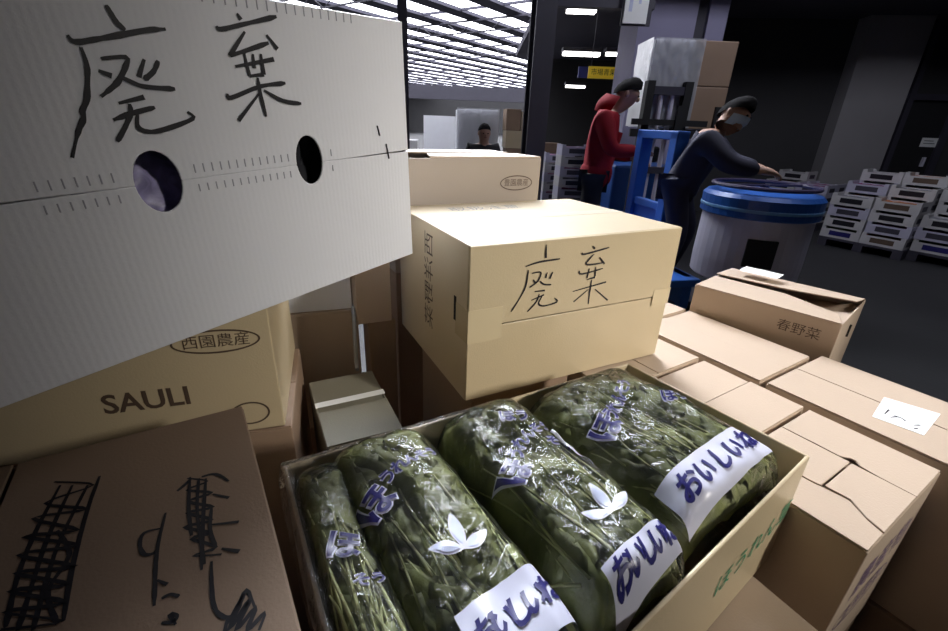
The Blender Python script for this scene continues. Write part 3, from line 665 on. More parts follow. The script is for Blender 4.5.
fs = [(3, 2, 1, 0), (12, 13, 14, 15)]
for k in range(4):
    n = (k+1) % 4; fs += [(k, n, 4+n, 4+k), (4+k, 4+n, 8+n, 8+k), (8+k, 8+n, 12+n, 12+k)]
mb.add(vs, fs).build('body', KRAFT_Y, sbx, bevel=0.002)
fd = (Vector(SO[1])-Vector(SO[0])); fl = fd.length; fd.normalize(); fn = Vector((fd.y, -fd.x))
def sface(x, y, lift=0.0008): return (SO[0][0]+fd.x*x+fn.x*lift, SO[0][1]+fd.y*x+fn.y*lift, y)
pr = MB(); text_on(pr, 'ほうれん草', lambda x, y: sface(fl-0.115+x, 0.11+y), 0.046)
pr.build('green_print', PRINT_GR, sbx)
pr = MB(); text_on(pr, '産地直送', lambda x, y: sface(fl-0.42+x, 0.08+y), 0.040); pr.build('brown_print', PRINT_BR, sbx)
carton('cardboard_box', 'box under the spinach carton, its corner showing below the carton front', (S0.x+tS.x*0.56+eS.x*0.05, S0.y+tS.y*0.56+eS.y*0.05, 0.43), yS, 0.565, 0.555, 0.286, KRAFT, group='stack under the spinach carton')
carton('cardboard_box', 'bottom box of the stack under the spinach carton', (S0.x+tS.x*0.56+eS.x*0.05, S0.y+tS.y*0.56+eS.y*0.05, 0.138), yS, 0.565, 0.555, 0.285, KRAFT_D, group='stack under the spinach carton')

# clear liner film folded over the left and rear rim
def liner_pt(u, v):
    path = [(0.004, -0.39), (0.0, 0.0), (0.33, 0.0)]
    L1 = 0.39; L2 = 0.33; d = u*(L1+L2)
    if d < L1: p = Vector((path[0][0]+(path[1][0]-path[0][0])*d/L1, path[0][1]+(path[1][1]-path[0][1])*d/L1)); nn = Vector((-1, 0))
    else: p = Vector(((d-L1), 0.0)); nn = Vector((0, 1))
    w_ = max(0, 1-abs(d-L1)/0.03); nn = (nn + (Vector((0, 1)) if d < L1 else Vector((-1, 0)))*w_).normalized()
    n1 = noise.noise((u*40, v*3, 2.0)); n2 = noise.noise((u*18, v*2, 7.0))
    q = (v-0.5)*2
    out = -0.012-0.010+0.028*max(0, min(1, (q+0.7)/1.4)); z = 0.004-0.055*max(0, abs(q)-0.25)**1.1*(1.2 if q > 0 else 1.6)
    pp = p + nn*(out+0.0025*n1*(1 if q < 0.3 else 0.6)+0.003)
    return (pp.x, pp.y, SH+z+0.004*n2*abs(q)+0.0015)
MB().grid(liner_pt, 120, 14).build('liner', LINER, sbx, smooth=True)

def spinach_bag(label, s, t, rot, hw, hl, base, hgt, seed, prints, band, motif, fold=None, nl=110):
    rnd = random.Random(seed)
    c = S0 + eS*s + tS*t
    root = empty('spinach_bag', label, 'bag of spinach', (c.x, c.y, base), R(yS+rot), 'bags of spinach in the carton')
    def H(x, y, cr=1.0):
        a = min(1, abs(x/hw)); b = min(1, abs(y/hl))
        env = (max(0, 1-a**8))**0.5 * (max(0, 1-b**18))**0.5
        n = noise.noise((x*16+seed*3.1, y*11, seed)); n2 = noise.noise((x*42+seed, y*30, seed*2.0)); r = abs(noise.noise((x*24-y*10, y*18+x*8, seed+5.0)))
        return hgt*env*(1+0.022*n-0.04*a*a) + cr*env*(0.006*n+0.0022*n2-0.007*r)
    def S(u, v, top=True):
        x = hw*(2*u-1); y = hl*(2*v-1)
        return (x, y, H(x, y) if top else -0.002)
    f = MB().grid(lambda u, v: S(u, v), 64, 84)
    film = f.build('plastic_film', FILM, root, smooth=True)
    # leaves
    lm = MB()
    def core(u, v):
        x = hw*0.93*(2*u-1); y = hl*0.93*(2*v-1); return (x, y, max(0.0, H(x, y, 0)*0.88-0.004+0.010*noise.noise((x*40, y*25, seed))))
    lm.grid(core, 26, 34)
    for k in range(nl):
        x = rnd.uniform(-0.86, 0.86)*hw; y = rnd.uniform(-0.70, 0.93)*hl
        a = rnd.gauss(0, 0.45); L = rnd.uniform(0.05, 0.10); w = rnd.uniform(0.012, 0.026); lift = rnd.uniform(0.88, 0.975); ph = rnd.uniform(0, 6)
        tilt = rnd.gauss(0, 0.35)
        vs = []; fs = []
        for j in range(7):
            q = j/6; ww = w*math.sin(PI*min(1, 0.08+q*0.92))**0.7
            for i in range(5):
                p = (i-2)/2
                lx_ = p*ww + 0.004*math.sin(q*7+ph); ly_ = (q-0.5)*L
                X = x+lx_*math.cos(a)-ly_*math.sin(a); Y = y+lx_*math.sin(a)+ly_*math.cos(a)
                X = max(-hw*0.95, min(hw*0.95, X)); Y = max(-hl*0.95, min(hl*0.95, Y))
                Z = H(X, Y, 0)*lift - 0.010*p*p + p*ww*tilt + 0.004*math.sin(q*11+ph+p*3) 
                vs.append((X, Y, max(0.001, min(Z, H(X, Y)-0.0025))))
        for j in range(6):
            for i in range(4): fs.append((j*5+i, j*5+i+1, (j+1)*5+i+1, (j+1)*5+i))
        lm.add(vs, fs)
    lm.build('spinach_leaves', LEAF, root, smooth=True)
    sm = MB()
    for k in range(24):
        x0 = rnd.uniform(-0.8, 0.8)*hw; x1 = x0+rnd.gauss(0, 0.02); y0 = -hl*rnd.uniform(0.6, 0.9); y1 = y0+hl*rnd.uniform(0.7, 1.5)
        pts = []; lift = rnd.uniform(0.91, 0.98)
        for j in range(9):
            q = j/8; X = x0+(x1-x0)*q+0.005*math.sin(q*4+k); Y = y0+(y1-y0)*q
            X = max(-hw*0.9, min(hw*0.9, X))
            pts.append((X, Y, max(0.002, min(H(X, Y, 0)*lift, H(X, Y)-0.004))))
        r0 = rnd.uniform(0.0010, 0.0022)
        sm.tube(pts, [r0*(1.2-0.6*j/8) for j in range(9)], 5)
    sm.build('spinach_stems', STEM, root, smooth=True)
    # printing on the film
    def on(x, y, lift): 
        x = max(-hw*0.97, min(hw*0.97, x)); y = max(-hl*0.98, min(hl*0.98, y))
        return (x, y, H(x, y)+lift)
    nv = MB(); wh = MB()
    for (body, x, y, size, ang, step, shrink, arc) in prints:
        px_, py_, sz, an = x, y, size, R(ang)
        for ch in body:
            def fnp(lift):
                def g(X, Y): return on(px_+X*math.cos(an)-Y*math.sin(an), py_+X*math.sin(an)+Y*math.cos(an), lift)
                return g
            text_on(wh, ch, fnp(0.0009), sz*1.12, 0.06, True); text_on(nv, ch, fnp(0.0022), sz*1.12, 0.022, True)
            px_ += math.cos(an)*sz*step*1.15; py_ += math.sin(an)*sz*step*1.15; sz *= shrink; an += R(arc)
    wob = wh.build('print_outline', WHITE_P, root); nob = nv.build('print', NAVY, root)
    if band:
        (bx0, bx1, by0, by1, slope, body, tsz) = band
        b = MB().grid(lambda u, v: on(bx0+(bx1-bx0)*u, by0+(by1-by0)*v+slope*(bx0+(bx1-bx0)*u), 0.0007), 36, 20)
        bo = b.build('white_band', WHITE_P, root, smooth=True)
        tb = MB()
        n = len(body)
        for i, ch in enumerate(body):
            X0 = bx0+(bx1-bx0)*(0.05+0.86*(i+0.5)/n); Y0 = (by0+by1)/2 + slope*X0
            text_on(tb, ch, lambda X, Y: on(X0+X+0.25*Y, Y0+Y+slope*X, 0.0022), tsz, 0.03, True)
        tb.build('band_print', NAVY, bo)
    if motif:
        (mx, my, ms) = motif
        lf_ = MB(); ol = MB()
        for (an, L, W_) in ((150, 1.0, 0.42), (80, 1.25, 0.42), (20, 1.0, 0.40)):
            an = R(an)
            def leaf(g, k, lift):
                vs = []; n = 12
                for i in range(n+1):
                    q = i/n; w = W_*ms*k*math.sin(PI*q)**0.8; l = ms*L*(0.5+(q-0.5)*k)
                    for sgn in (-1, 0, 1):
                        X = mx+math.cos(an)*l-math.sin(an)*w*sgn*0.5; Y = my+math.sin(an)*l+math.cos(an)*w*sgn*0.5
                        vs.append(on(X, Y, lift))
                g.add(vs, [(i*3+j, i*3+j+1, i*3+j+4, i*3+j+3) for i in range(n) for j in (0, 1)])
            leaf(lf_, 1.0, 0.0010); leaf(ol, 0.72, 0.0018)
        lf_.build('leaf_print', WHITE_P, root); ol.build('leaf_print', PALE, root)
    if fold:
        (ax_, ay_, cx_, cy_) = fold
        d_ = Vector((cx_-ax_, cy_-ay_)).normalized(); n_ = Vector((-d_.y, d_.x))
        def sf(u, v):
            X = ax_+(cx_-ax_)*u+n_.x*0.013*(v-0.5); Y = ay_+(cy_-ay_)*u+n_.y*0.013*(v-0.5)
            q = on(X, Y, 0.003+0.006*math.sin(PI*v)+0.0015*math.sin(u*17)); return q
        MB().grid(sf, 18, 6).build('fold_highlight', FOLD_WHITE, root, smooth=True)  # raised fold of film; its white colour stands in for the highlight there
    return root, on
# prints: (text, x, y, size, angle, step, shrink, arc)
spinach_bag('bag of spinach squeezed against the left wall of the carton', 0.042, 0.203, 1, 0.039, 0.192, 0.729, 0.226, 11,
    [('ほ', -0.005, 0.030, 0.032, -20, 0.9, 0.8, 8), ('そう', 0.0, -0.02, 0.016, 0, 0.9, 0.9, 4)], None, None, None, 50)
spinach_bag('second bag of spinach from the left, with a pale leaf print near the carton front', 0.130, 0.194, 3, 0.082, 0.190, 0.729, 0.238, 23,
    [('ほ', -0.046, 0.050, 0.040, 26, 0.75, 0.8, 0), ('うれんそう', -0.022, 0.076, 0.019, 18, 0.85, 0.95, -2)], (-0.035, 0.074, -0.158, -0.098, 0.10, 'おいしいね', 0.030), (0.004, -0.055, 0.036), None)
spinach_bag('third bag of spinach from the left, leaf print half covered by folds', 0.286, 0.183, 3, 0.078, 0.177, 0.729, 0.240, 37,
    [('ほ', -0.040, 0.006, 0.040, 32, 0.75, 0.8, 0), ('うれんそう', -0.018, 0.034, 0.022, 38, 0.85, 0.93, -12), ('ほう', 0.010, 0.096, 0.022, -20, 0.9, 0.9, 0), ('そう', 0.040, 0.030, 0.018, -15, 0.9, 0.9, 0)], (-0.050, 0.070, -0.165, -0.132, 0.12, 'おいしいね', 0.027), (0.012, -0.098, 0.036), (0.055, 0.048, 0.066, -0.030))
spinach_bag('rightmost bag of spinach with a wide white band and navy lettering', 0.493, 0.166, 4, 0.132, 0.159, 0.729, 0.236, 53,
    [('ほ', -0.078, 0.010, 0.040, 22, 0.75, 0.8, 0), ('うれんそう', -0.052, 0.026, 0.024, 26, 0.9, 0.96, 2), ('ほう', 0.060, 0.010, 0.022, -30, 0.9, 0.9, 0)], (-0.106, 0.108, -0.140, -0.086, 0.06, 'おいしいね', 0.036), None, None)
# ------------------------------------------------------------------ people
def skin_mesh(name, nodes, edges, rootn, m, parent, sub=2):
    bm = bmesh.new(); lay = bm.verts.layers.skin.verify(); idx = {}
    for k, (p, r) in nodes.items():
        v = bm.verts.new(p); rr = r if isinstance(r, tuple) else (r, r); v[lay].radius = rr; idx[k] = v
        v[lay].use_root = (k == rootn)
    for a, b in edges: bm.edges.new((idx[a], idx[b]))
    me = bpy.data.meshes.new(name); bm.to_mesh(me); bm.free()
    o = bpy.data.objects.new(name, me); COL.objects.link(o)
    sk = o.modifiers.new('skin', 'SKIN'); sk.use_smooth_shade = True
    sb = o.modifiers.new('sub', 'SUBSURF'); sb.levels = sub; sb.render_levels = sub
    dg = bpy.context.evaluated_depsgraph_get(); dg.update()
    m2 = bpy.data.meshes.new_from_object(o.evaluated_get(dg))
    o.modifiers.clear(); o.data = m2
    m2.materials.clear(); m2.materials.append(m)
    for p in m2.polygons: p.use_smooth = True
    if parent: o.parent = parent
    return o
def person(label, loc, yaw, J, top, bottom, mask=False, hood=False, group=None):
    """local frame: the person faces -y, z up.  J: joint positions"""
    root = empty('person', label, 'person', loc, R(yaw))
    V = {k: Vector(v) for k, v in J.items()}
    nodes = {}; edges = []
    def n(k, p, r): nodes[k] = (p, r)
    n('pelvis', V['pelvis'], (0.13, 0.10)); n('waist', V['pelvis'].lerp(V['neck'], 0.42), (0.12, 0.09)); n('chest', V['pelvis'].lerp(V['neck'], 0.75), (0.15, 0.105)); n('neck', V['neck'], 0.055)
    hd = V['head']; ax = (hd-V['neck']).normalized(); fw = V['face'].normalized()
    n('jaw', hd-ax*0.055+fw*0.016, 0.082); n('mid', hd+ax*0.01, 0.106); n('crown', hd+ax*0.075-fw*0.01, 0.090)
    edges += [('pelvis', 'waist'), ('waist', 'chest'), ('chest', 'neck'), ('neck', 'jaw'), ('jaw', 'mid'), ('mid', 'crown')]
    for s in 'LR':
        n('sh'+s, V['sh'+s], 0.058); n('el'+s, V['el'+s], 0.042); n('wr'+s, V['wr'+s], 0.028)
        edges += [('chest', 'sh'+s), ('sh'+s, 'el'+s), ('el'+s, 'wr'+s)]
        d = (V['wr'+s]-V['el'+s]).normalized(); sd = d.cross(Vector((0, 0, 1)))
        sd = sd.normalized() if sd.length > 0.1 else Vector((1, 0, 0))
        if s == 'L': sd = -sd
        up = sd.cross(d).normalized(); curl = Vector((0, 0, -1))
        pm = V['wr'+s]+d*0.055; n('pm'+s, pm, (0.036, 0.020)); edges.append(('wr'+s, 'pm'+s))
        for i, (off, L) in enumerate(((-0.026, 0.062), (-0.009, 0.072), (0.009, 0.068), (0.026, 0.052))):
            a = pm+d*0.026+sd*off; b = a+d*L*0.5+curl*L*0.15; c = b+d*L*0.3+curl*L*0.4
            for q, pp, rr in ((0, a, 0.0095), (1, b, 0.0085), (2, c, 0.007)): n('f%s%d%d' % (s, i, q), pp, rr)
            edges += [('pm'+s, 'f%s%d0' % (s, i)), ('f%s%d0' % (s, i), 'f%s%d1' % (s, i)), ('f%s%d1' % (s, i), 'f%s%d2' % (s, i))]
        a = V['wr'+s]+d*0.03-sd*0.034; b = a+d*0.035-sd*0.012+curl*0.012
        n('t%s0' % s, a, 0.011); n('t%s1' % s, b, 0.008); edges += [('wr'+s, 't%s0' % s), ('t%s0' % s, 't%s1' % s)]
        n('hp'+s, V['hp'+s], 0.085); n('kn'+s, V['kn'+s], 0.055); n('an'+s, V['an'+s], 0.038); n('to'+s, V['to'+s], 0.034)
        edges += [('pelvis', 'hp'+s), ('hp'+s, 'kn'+s), ('kn'+s, 'an'+s), ('an'+s, 'to'+s)]
    skin_mesh('body', nodes, edges, 'pelvis', SKIN, root)
    # clothes
    cn = {}; ce = []
    cn['hem'] = (V['pelvis']+Vector((0, 0, -0.15)), (0.20, 0.165)); cn['waist'] = (nodes['waist'][0], (0.17, 0.135)); cn['chest'] = (nodes['chest'][0], (0.19, 0.145)); cn['neck'] = (V['neck']-ax*0.035, (0.085, 0.08))
    ce += [('hem', 'waist'), ('waist', 'chest'), ('chest', 'neck')]
    for s in 'LR':
        cn['sh'+s] = (V['sh'+s], 0.088); cn['el'+s] = (V['el'+s], 0.068); cn['wr'+s] = (V['el'+s].lerp(V['wr'+s], 0.92), 0.050)
        ce += [('chest', 'sh'+s), ('sh'+s, 'el'+s), ('el'+s, 'wr'+s)]
    skin_mesh('jacket', cn, ce, 'waist', top, root)
    tn = {'pelvis': (V['pelvis']+Vector((0, 0, -0.03)), (0.125, 0.10))}; te = []
    for s in 'LR':
        tn['hp'+s] = (V['hp'+s], 0.098); tn['kn'+s] = (V['kn'+s], 0.080); tn['an'+s] = (V['kn'+s].lerp(V['an'+s], 0.95), 0.065)
        te += [('pelvis', 'hp'+s), ('hp'+s, 'kn'+s), ('kn'+s, 'an'+s)]
    skin_mesh('trousers', tn, te, 'pelvis', bottom, root)
    for s in 'LR':
        a, t = V['an'+s], V['to'+s]; d = (t-a); d.z = 0; d.normalize(); z0 = a.z-0.075
        skin_mesh('shoe', {'h': (Vector((a.x, a.y, z0+0.045))-d*0.04, (0.045, 0.045)), 'm': (Vector((a.x, a.y, z0+0.04))+d*0.06, (0.042, 0.040)), 't': (Vector((a.x, a.y, z0+0.032))+d*0.17, (0.040, 0.030))}, [('h', 'm'), ('m', 't')], 'h', BLACKM, root)
    # head details
    side = ax.cross(fw).normalized()
    Mh = frame(hd, side, fw, ax)
    hb = MB()
    def hair(u, v):
        th = 2*PI*u; fy = math.sin(th)
        ph = PI*v*(0.50-0.10*max(0, fy)+0.16*max(0, -fy))
        r = 0.100+0.005*noise.noise((math.cos(th)*3, math.sin(th)*3, v*6+3.3))
        return Mh @ Vector((0.95*r*math.sin(ph)*math.cos(th), r*(1.05-0.17*max(0, fy))*math.sin(ph)*fy-0.008, r*1.10*math.cos(ph)+0.028))
    hb.grid(hair, 28, 14).build('hair', HAIR, root, smooth=True)
    for sx in (-1, 1):
        MB().ball(Mh @ Vector((sx*0.034, 0.086, 0.004)), (0.011, 0.011, 0.008), 10, 6).build('eye', HAIR, root, smooth=True)
        MB().ball(Mh @ Vector((sx*0.086, -0.005, -0.006)), (0.014, 0.02, 0.03), 10, 6).build('ear', SKIN, root, smooth=True)
    if mask:
        def mk(u, v):
            a = R(-78+156*u); r = 0.101
            return Mh @ Vector((r*math.sin(a)*0.92, r*math.cos(a)*1.02+0.012*math.cos(a)*(1-abs(2*v-1)), -0.078+0.075*v))
        MB().grid(mk, 20, 8).build('face_mask', MASK, root, smooth=True)
    else:
        MB().ball(Mh @ Vector((0, 0.098, -0.018)), (0.014, 0.018, 0.022), 10, 6).build('nose', SKIN, root, smooth=True)
        MB().ball(Mh @ Vector((0, 0.086, -0.052)), (0.024, 0.008, 0.006), 10, 6).build('mouth', mat('lip', (0.25, 0.09, 0.08), 0.5), root, smooth=True)
    if hood:
        hm = MB().grid(lambda u, v: Mh @ Vector(((0.10+0.03*math.sin(PI*v))*math.cos(PI*(1.0+u)), -0.035+(0.115+0.02*math.sin(PI*v))*math.sin(PI*(1.0+u)), -0.19+0.15*v)), 20, 8)
        hm.build('hood', top, root, smooth=True)
    return root
stand = dict(pelvis=(0, 0, 0.92), neck=(0, -0.03, 1.42), head=(0, -0.05, 1.56), face=(0, -1, -0.05), shL=(0.19, -0.02, 1.36), shR=(-0.19, -0.02, 1.36),
    elL=(0.25, 0.02, 1.09), elR=(-0.25, 0.02, 1.09), wrL=(0.23, -0.16, 0.92), wrR=(-0.23, -0.16, 0.92), hpL=(0.095, 0, 0.86), hpR=(-0.095, 0, 0.86),
    knL=(0.11, -0.03, 0.48), knR=(-0.11, 0.0, 0.48), anL=(0.11, 0.03, 0.085), anR=(-0.12, 0.06, 0.085), toL=(0.13, -0.12, 0.035), toR=(-0.14, -0.10, 0.035))
jr = dict(stand); jr.update(neck=(0, -0.10, 1.42), head=(0, -0.18, 1.555), face=(0, -1, -0.25), elL=(0.24, -0.08, 1.10), wrL=(0.12, -0.34, 1.05), elR=(-0.26, -0.10, 1.12), wrR=(-0.13, -0.33, 1.12))
person('person in a bright red jacket and dark trousers standing side-on', (1.075, 4.42, 0.0), 78, jr, RED, BLACKC, hood=True).scale = (1.08, 1.08, 1.05)
jm = dict(stand); jm.update(pelvis=(0, 0.05, 0.86), neck=(0, -0.14, 1.17), head=(0.0, -0.22, 1.285), face=(-0.35, -1, -0.15), shL=(0.19, -0.10, 1.12), shR=(-0.19, -0.10, 1.12), elL=(0.24, -0.26, 0.98), wrL=(0.14, -0.46, 0.95), elR=(-0.24, -0.26, 0.98), wrR=(-0.14, -0.46, 0.95),
    hpL=(0.095, 0.05, 0.80), hpR=(-0.095, 0.05, 0.80), knL=(0.11, -0.08, 0.46), knR=(-0.11, -0.04, 0.46))
person('person in dark navy clothes and a pale blue face mask driving the blue-topped truck', (1.52, 3.45, 0.178), 62, jm, NAVYC, NAVYC, mask=True)
js = dict(stand); js.update(pelvis=(0, 0, 0.60), neck=(0, -0.04, 1.08), head=(0, -0.06, 1.22), shL=(0.20, -0.02, 1.03), shR=(-0.20, -0.02, 1.03), elL=(0.26, -0.06, 0.76), elR=(-0.26, -0.06, 0.76), wrL=(0.14, -0.28, 0.68), wrR=(-0.14, -0.28, 0.68),
    hpL=(0.1, -0.05, 0.58), hpR=(-0.1, -0.05, 0.58), knL=(0.12, -0.43, 0.52), knR=(-0.12, -0.43, 0.52), anL=(0.12, -0.42, 0.085), anR=(-0.12, -0.42, 0.085), toL=(0.12, -0.56, 0.035), toR=(-0.12, -0.56, 0.035))
person('person in a dark coat sitting beyond the open tan box', (0.03, 7.2, 0.0), 15, js, BLACKC, BLACKC)
stl = empty('stool', 'dark stool under the sitting person in the distance', 'stool', (0.03, 7.2, 0.0), R(15))
MB().lathe([(0.17, 0.445), (0.18, 0.46), (0.17, 0.47)], 20).build('seat', BLACKM, stl)
for k in range(4):
    a = PI/4+k*PI/2; MB().tube([(0.12*math.cos(a), 0.12*math.sin(a), 0.445), (0.16*math.cos(a), 0.16*math.sin(a), 0)], 0.014, 6).build('leg', STEEL_D, stl)

# ------------------------------------------------------------------ turret truck
tt = empty('turret_truck', 'small market truck with a pale round front, blue top ring and blue rear guard', 'truck', (2.28, 3.72, 0), R(13)); tt.scale = (1.12, 1.12, 0.97)
dm = MB().lathe([(0.34, 0.24), (0.36, 0.26), (0.365, 0.42), (0.36, 0.80)], 40).build('drum', SILVER, tt, smooth=False)
MB().box((0.335, -0.09, 0.42), (0.378, 0.09, 0.64), Matrix.Rotation(R(-122), 4, 'Z')).build('vent_panel', BLACKM, dm)
MB().lathe([(0.370, 0.78), (0.385, 0.79), (0.385, 0.93), (0.36, 0.96), (0.2, 0.975), (0.02, 0.98)], 40).build('blue_ring', BLUE, tt)
MB().lathe([(0.387, 0.835), (0.389, 0.84), (0.389, 0.855), (0.387, 0.86)], 40).build('ring_band', mat('light_blue_paint', (0.16, 0.35, 0.62), 0.3), tt)
sw = MB(); pts = [(0.33*math.cos(2*PI*k/36), 0.33*math.sin(2*PI*k/36), 1.01) for k in range(37)]
sw.tube(pts, 0.016, 8, cap=False); sw.tube([(-0.33, 0, 1.01), (0.33, 0, 1.01)], 0.011, 6); sw.tube([(0, 0, 0.97), (0, 0, 1.015)], 0.03, 10)
sw.build('steering_ring', mat('dark_violet_plastic', (0.05, 0.04, 0.09), 0.4), tt)
MB().lathe([(0.11, -0.05), (0.13, -0.04), (0.13, 0.04), (0.11, 0.05)], 24).build('front_wheel', BLACKM, tt)
fwm = bpy.data.objects['front_wheel']; fwm.rotation_euler = (R(90), 0, 0); fwm.location = (0, 0, 0.13)
MB().box((-0.80, -0.36, 0.145), (-0.30, 0.36, 0.185)).build('step_plate', STEEL_D, tt, bevel=0.006)
MB().box((-1.75, -0.45, 0.34), (-0.72, 0.45, 0.40)).box((-0.80, -0.40, 0.145), (-0.73, 0.40, 0.40)).build('load_bed', BLUE, tt, bevel=0.008)
for x in (-1.3,):
    for y in (-0.38, 0.38):
        w = MB().lathe([(0.12, -0.05), (0.15, -0.04), (0.15, 0.04), (0.12, 0.05)], 20).build('rear_wheel', BLACKM, tt); w.rotation_euler = (R(90), 0, 0); w.location = (x, y, 0.152)
gd = MB()
gd.box((-0.82, -0.06, 0.40), (-0.73, 0.02, 1.385)); gd.box((-0.82, 0.34, 0.40), (-0.73, 0.42, 1.385)); gd.box((-0.82, -0.06, 1.33), (-0.73, 0.42, 1.395))
gd.box((-0.805, 0.02, 0.80), (-0.755, 0.34, 0.86)); gd.box((-0.79, 0.02, 0.40), (-0.775, 0.34, 0.82))
gd.build('rear_guard', BLUE, tt, bevel=0.008)

# ------------------------------------------------------------------ forklift with a wrapped load
fk = empty('forklift', 'dark forklift mast holding up a wrapped load, behind the blue guard', 'forklift', (1.97, 5.35, 0), R(0))
for x in (-0.24, 0.16):
    MB().box((x, -0.06, 0.08), (x+0.08, 0.06, 1.83)).build('mast_rail', BLACKM, fk)
MB().box((-0.16, -0.05, 1.70), (0.16, 0.05, 1.78)).box((-0.16, -0.05, 0.9), (0.16, 0.05, 0.97)).build('cross_bar', STEEL_D, fk)
for x in (-0.06, 0.06): MB().tube([(x, 0.0, 0.1), (x, 0.0, 1.7)], 0.025, 10).build('lift_ram', SILVER, fk)
MB().box((-0.36, -0.10, 1.28), (0.45, -0.07, 1.36)).box((-0.36, -0.10, 1.40), (0.45, -0.07, 1.46)).build('carriage', BLACKM, fk)
for x in (0.1, 0.5):
    MB().box((x, -0.12, 1.28), (x+0.09, -0.08, 1.6)).box((x, -0.1, 1.34), (x+0.09, 0.75, 1.375)).build('fork', BLACKM, fk)
MB().box((-0.34, 0.35, 0.2), (0.45, 1.6, 0.95)).build('chassis', BLUE, fk, bevel=0.03)
MB().box((-0.34, 1.1, 0.95), (0.45, 1.75, 1.15)).build('counterweight', BLACKM, fk, bevel=0.03)
for x in (-0.32, 0.38):
    for y in (0.42, 1.45):
        w = MB().lathe([(0.16, -0.07), (0.2, -0.06), (0.2, 0.06), (0.16, 0.07)], 20).build('wheel', BLACKM, fk); w.rotation_euler = (0, R(90), 0); w.location = (x, y, 0.205)
ld = []
for (x, z, w, h, m, l) in ((1.74, 1.400, 0.42, 0.42, WHITE_C, 'lower left'), (1.74, 1.825, 0.42, 0.42, WHITE_C, 'upper left'), (2.17, 1.400, 0.43, 0.42, KRAFT_D, 'lower right'), (2.17, 1.825, 0.43, 0.42, KRAFT_D, 'upper right')):
    c = MB().box((0, 0, 0), (w, 0.5, h)).build('load_box', m, bevel=0.008); c.location = (x+0.03, 5.40, z-0.0225)
    tag(c, 'raised box on the forklift load, %s of the four' % l, 'cardboard box', 'boxes of the raised forklift load')
wr = MB()
def wfn(u, v):
    return (1.765+0.52*u, 5.385-0.010*noise.noise((u*9+v*4, v*6-u*5, 1)), 1.385+0.85*v)
wr.grid(wfn, 30, 30)
def wfs(u, v): return (1.742-0.008*noise.noise((u*9, v*6, 4)), 5.385+0.52*u, 1.385+0.85*v)
wr.grid(wfs, 12, 20)
tag(wr.build('stretch_wrap', WRAP, smooth=True), 'cloudy stretch wrap film around the left side of the raised forklift load', 'plastic wrap')

# ------------------------------------------------------------------ produce crates
def make_crate(body_m, prod_m):
    root = empty('produce_crate', 'x', 'crate')
    L, D, H, t = 0.44, 0.33, 0.14, 0.018
    b = MB()
    b.box((0, 0, 0), (L, D, t)); b.box((0, 0, t), (L, t, H-0.03)); b.box((0, D-t, t), (L, D, H-0.03)); b.box((0, t, t), (t, D-t, H)); b.box((L-t, t, t), (L, D-t, H))
    b.box((0, 0, H-0.03), (0.05, t, H)); b.box((L-0.05, 0, H-0.03), (L, t, H)); b.box((0, D-t, H-0.03), (0.05, D, H)); b.box((L-0.05, D-t, H-0.03), (L, D, H))
    b.build('body', body_m, root)
    MB().grid(lambda u, v: (t+(L-2*t)*u, t+(D-2*t)*v, 0.095+0.020*noise.noise((u*7, v*6, 2.2))), 12, 10).build('produce', prod_m, root, smooth=True)['kind'] = 'stuff'
    MB().box((0.10, -0.0012, 0.03), (0.34, -0.0002, 0.09)).build('label', (NAVY, STEEL_D, PRINT_BR, INK)[PROD.index(prod_m)], root)
    MB().box((L+0.0002, 0.08, 0.03), (L+0.0012, 0.25, 0.09)).build('label', STEEL_D, root)
    return root
protos = [make_crate(CRATEM if k != 1 else CRATEM2, PROD[k]) for k in range(4)]
used = set()
ordn = ['bottom', 'second', 'third', 'fourth', 'fifth', 'sixth', 'seventh', 'eighth', 'ninth', 'tenth']
def crate(p, yaw, kind, label, group):
    pr_ = protos[kind]
    c = pr_ if kind not in used else copy_tree(pr_)
    used.add(kind)
    c.location = p; c.rotation_euler = (0, 0, R(yaw)); c['label'] = label; c['group'] = group
def crate_block(P0, iu, iv, heights, where, group, seed):
    rnd = random.Random(seed)
    for a in range(iu):
        for b in range(iv):
            for k in range(heights[b][a]):
                p = Vector(P0)+AU*(a*0.452+rnd.uniform(-.006, .006))+AV*(b*0.345+rnd.uniform(-.006, .006)); p.z = 0.12+0.1415*k
                side = ('left', 'right', 'far right')[a]; row = ('front', 'middle', 'back')[b]
                crate(p, -57, rnd.choice((0, 1, 3, 3, 2)), 'foam crate %s up, %s stack, %s row, %s' % (ordn[k], side, row, where), group)
    pl = empty('plastic_pallet', 'dark pallet under the produce crates ' + where, 'pallet', Vector(P0), R(-57), 'pallets under the produce crates')
    w, d = iu*0.452, iv*0.345
    MB().box((0, 0, 0.09), (w, d, 0.118)).build('deck', STEEL_D, pl)
    for x in (0, w/2-0.05, w-0.1):
        MB().box((x, 0, 0), (x+0.1, d, 0.09)).build('runner', STEEL_D, pl)
crate_block((4.66, 6.10, 0), 2, 3, [[4, 4], [5, 5], [6, 6]], 'before the dark door', 'crates stacked before the dark door', 1)
crate_block((5.28, 5.42, 0), 2, 3, [[3, 3], [5, 5], [6, 6]], 'by the picture right edge', 'crates stacked at the right edge', 2)
crate_block((4.75, 7.75, 0), 2, 2, [[4, 4], [5, 4]], 'behind the blue-topped truck', 'crates stacked along the wall', 3)
for k in range(8):
    crate((1.12, 6.55, 0.141*k), 4, (3, 1)[k % 2], 'foam crate, %s of the tall stack left of the person in red' % ordn[k], 'tall crate stack by the steel column')
for k in range(7):
    crate((0.99, 7.15, 0.141*k), 4, (1, 3)[k % 2], 'foam crate, %s of the stack behind the tall stack by the steel column' % ordn[k], 'tall crate stack by the steel column')

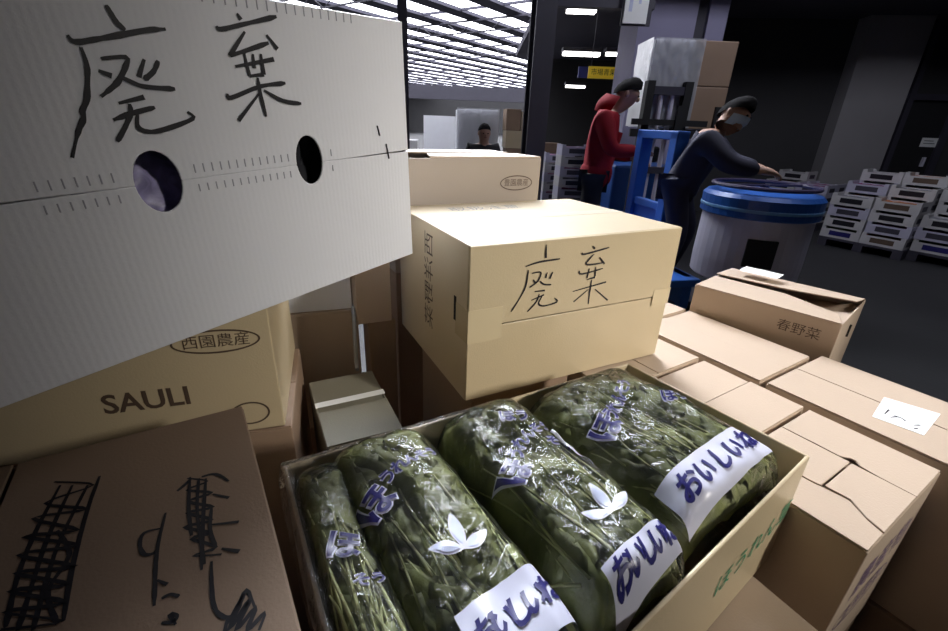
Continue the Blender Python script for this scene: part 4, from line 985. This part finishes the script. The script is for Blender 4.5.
# ------------------------------------------------------------------ far goods in the lit hall
def fbox(label, x, y, z, w, d, h, yaw, m, group='far boxes beyond the sitting person'):
    o = MB().box((0, 0, 0), (w, d, h)).box((0.002, d/2-0.03, h), (w-0.002, d/2+0.03, h+0.004)).build('stacked_box', m, bevel=0.006)
    o.location = (x, y, z); o.rotation_euler = (0, 0, R(yaw)); return tag(o, label, 'cardboard box', group)
rc = empty('wrapped_pallet_load', 'tall white wrapped load standing in the far hall behind the sitting person', 'wrapped load', (-0.47, 9.6, 0), R(6))
for k in range(4):
    MB().box((0.0, 0, 0.13+k*0.37), (0.80, 0.9, 0.49+k*0.37)).build('carton_layer', WHITE_C, rc, bevel=0.01)
MB().grid(lambda u, v: (0.84*u-0.02, -0.025-0.012*noise.noise((u*10, v*9, 1)), 0.13+1.5*v), 24, 30).build('stretch_wrap', WRAP, rc, smooth=True)
MB().box((-0.03, -0.02, 0.0), (0.84, 0.92, 0.12)).build('pallet', WOOD, rc)
fbox('tan box on the floor right of the white wrapped load', 0.50, 9.3, 0.0, 0.62, 0.5, 0.62, 5, KRAFT)
fbox('tan box second from the floor right of the white wrapped load', 0.50, 9.3, 0.625, 0.62, 0.5, 0.30, 5, KRAFT_D)
fbox('olive-toned box third from the floor right of the white wrapped load', 0.48, 9.3, 0.93, 0.60, 0.5, 0.31, 5, KRAFT_Y)
fbox('brown box topmost on the left of the far stack', 0.47, 9.3, 1.245, 0.275, 0.5, 0.38, 5, KRAFT_D)
fbox('green-tinged box topmost on the right of the far stack', 0.76, 9.33, 1.245, 0.32, 0.5, 0.34, 5, KRAFT)
fbox('small reddish box near the steel column foot', 1.20, 9.3, 0.0, 0.34, 0.4, 1.05, 5, KRAFT_D)
for i, (x, y, w, h, m, l) in enumerate(((-1.55, 13.0, 0.9, 1.5, WHITE_C, 'white stack far left, half hidden by the white box'), (-0.75, 14.6, 0.7, 1.25, PILM, 'grey stack behind the white wrapped load'), (-2.2, 12, 0.6, 0.9, CRATEM, 'low pale stack at the edge of the big white box'))):
    fbox(l, x, y, 0, w, 0.8, h, 5, m, 'far pale goods')
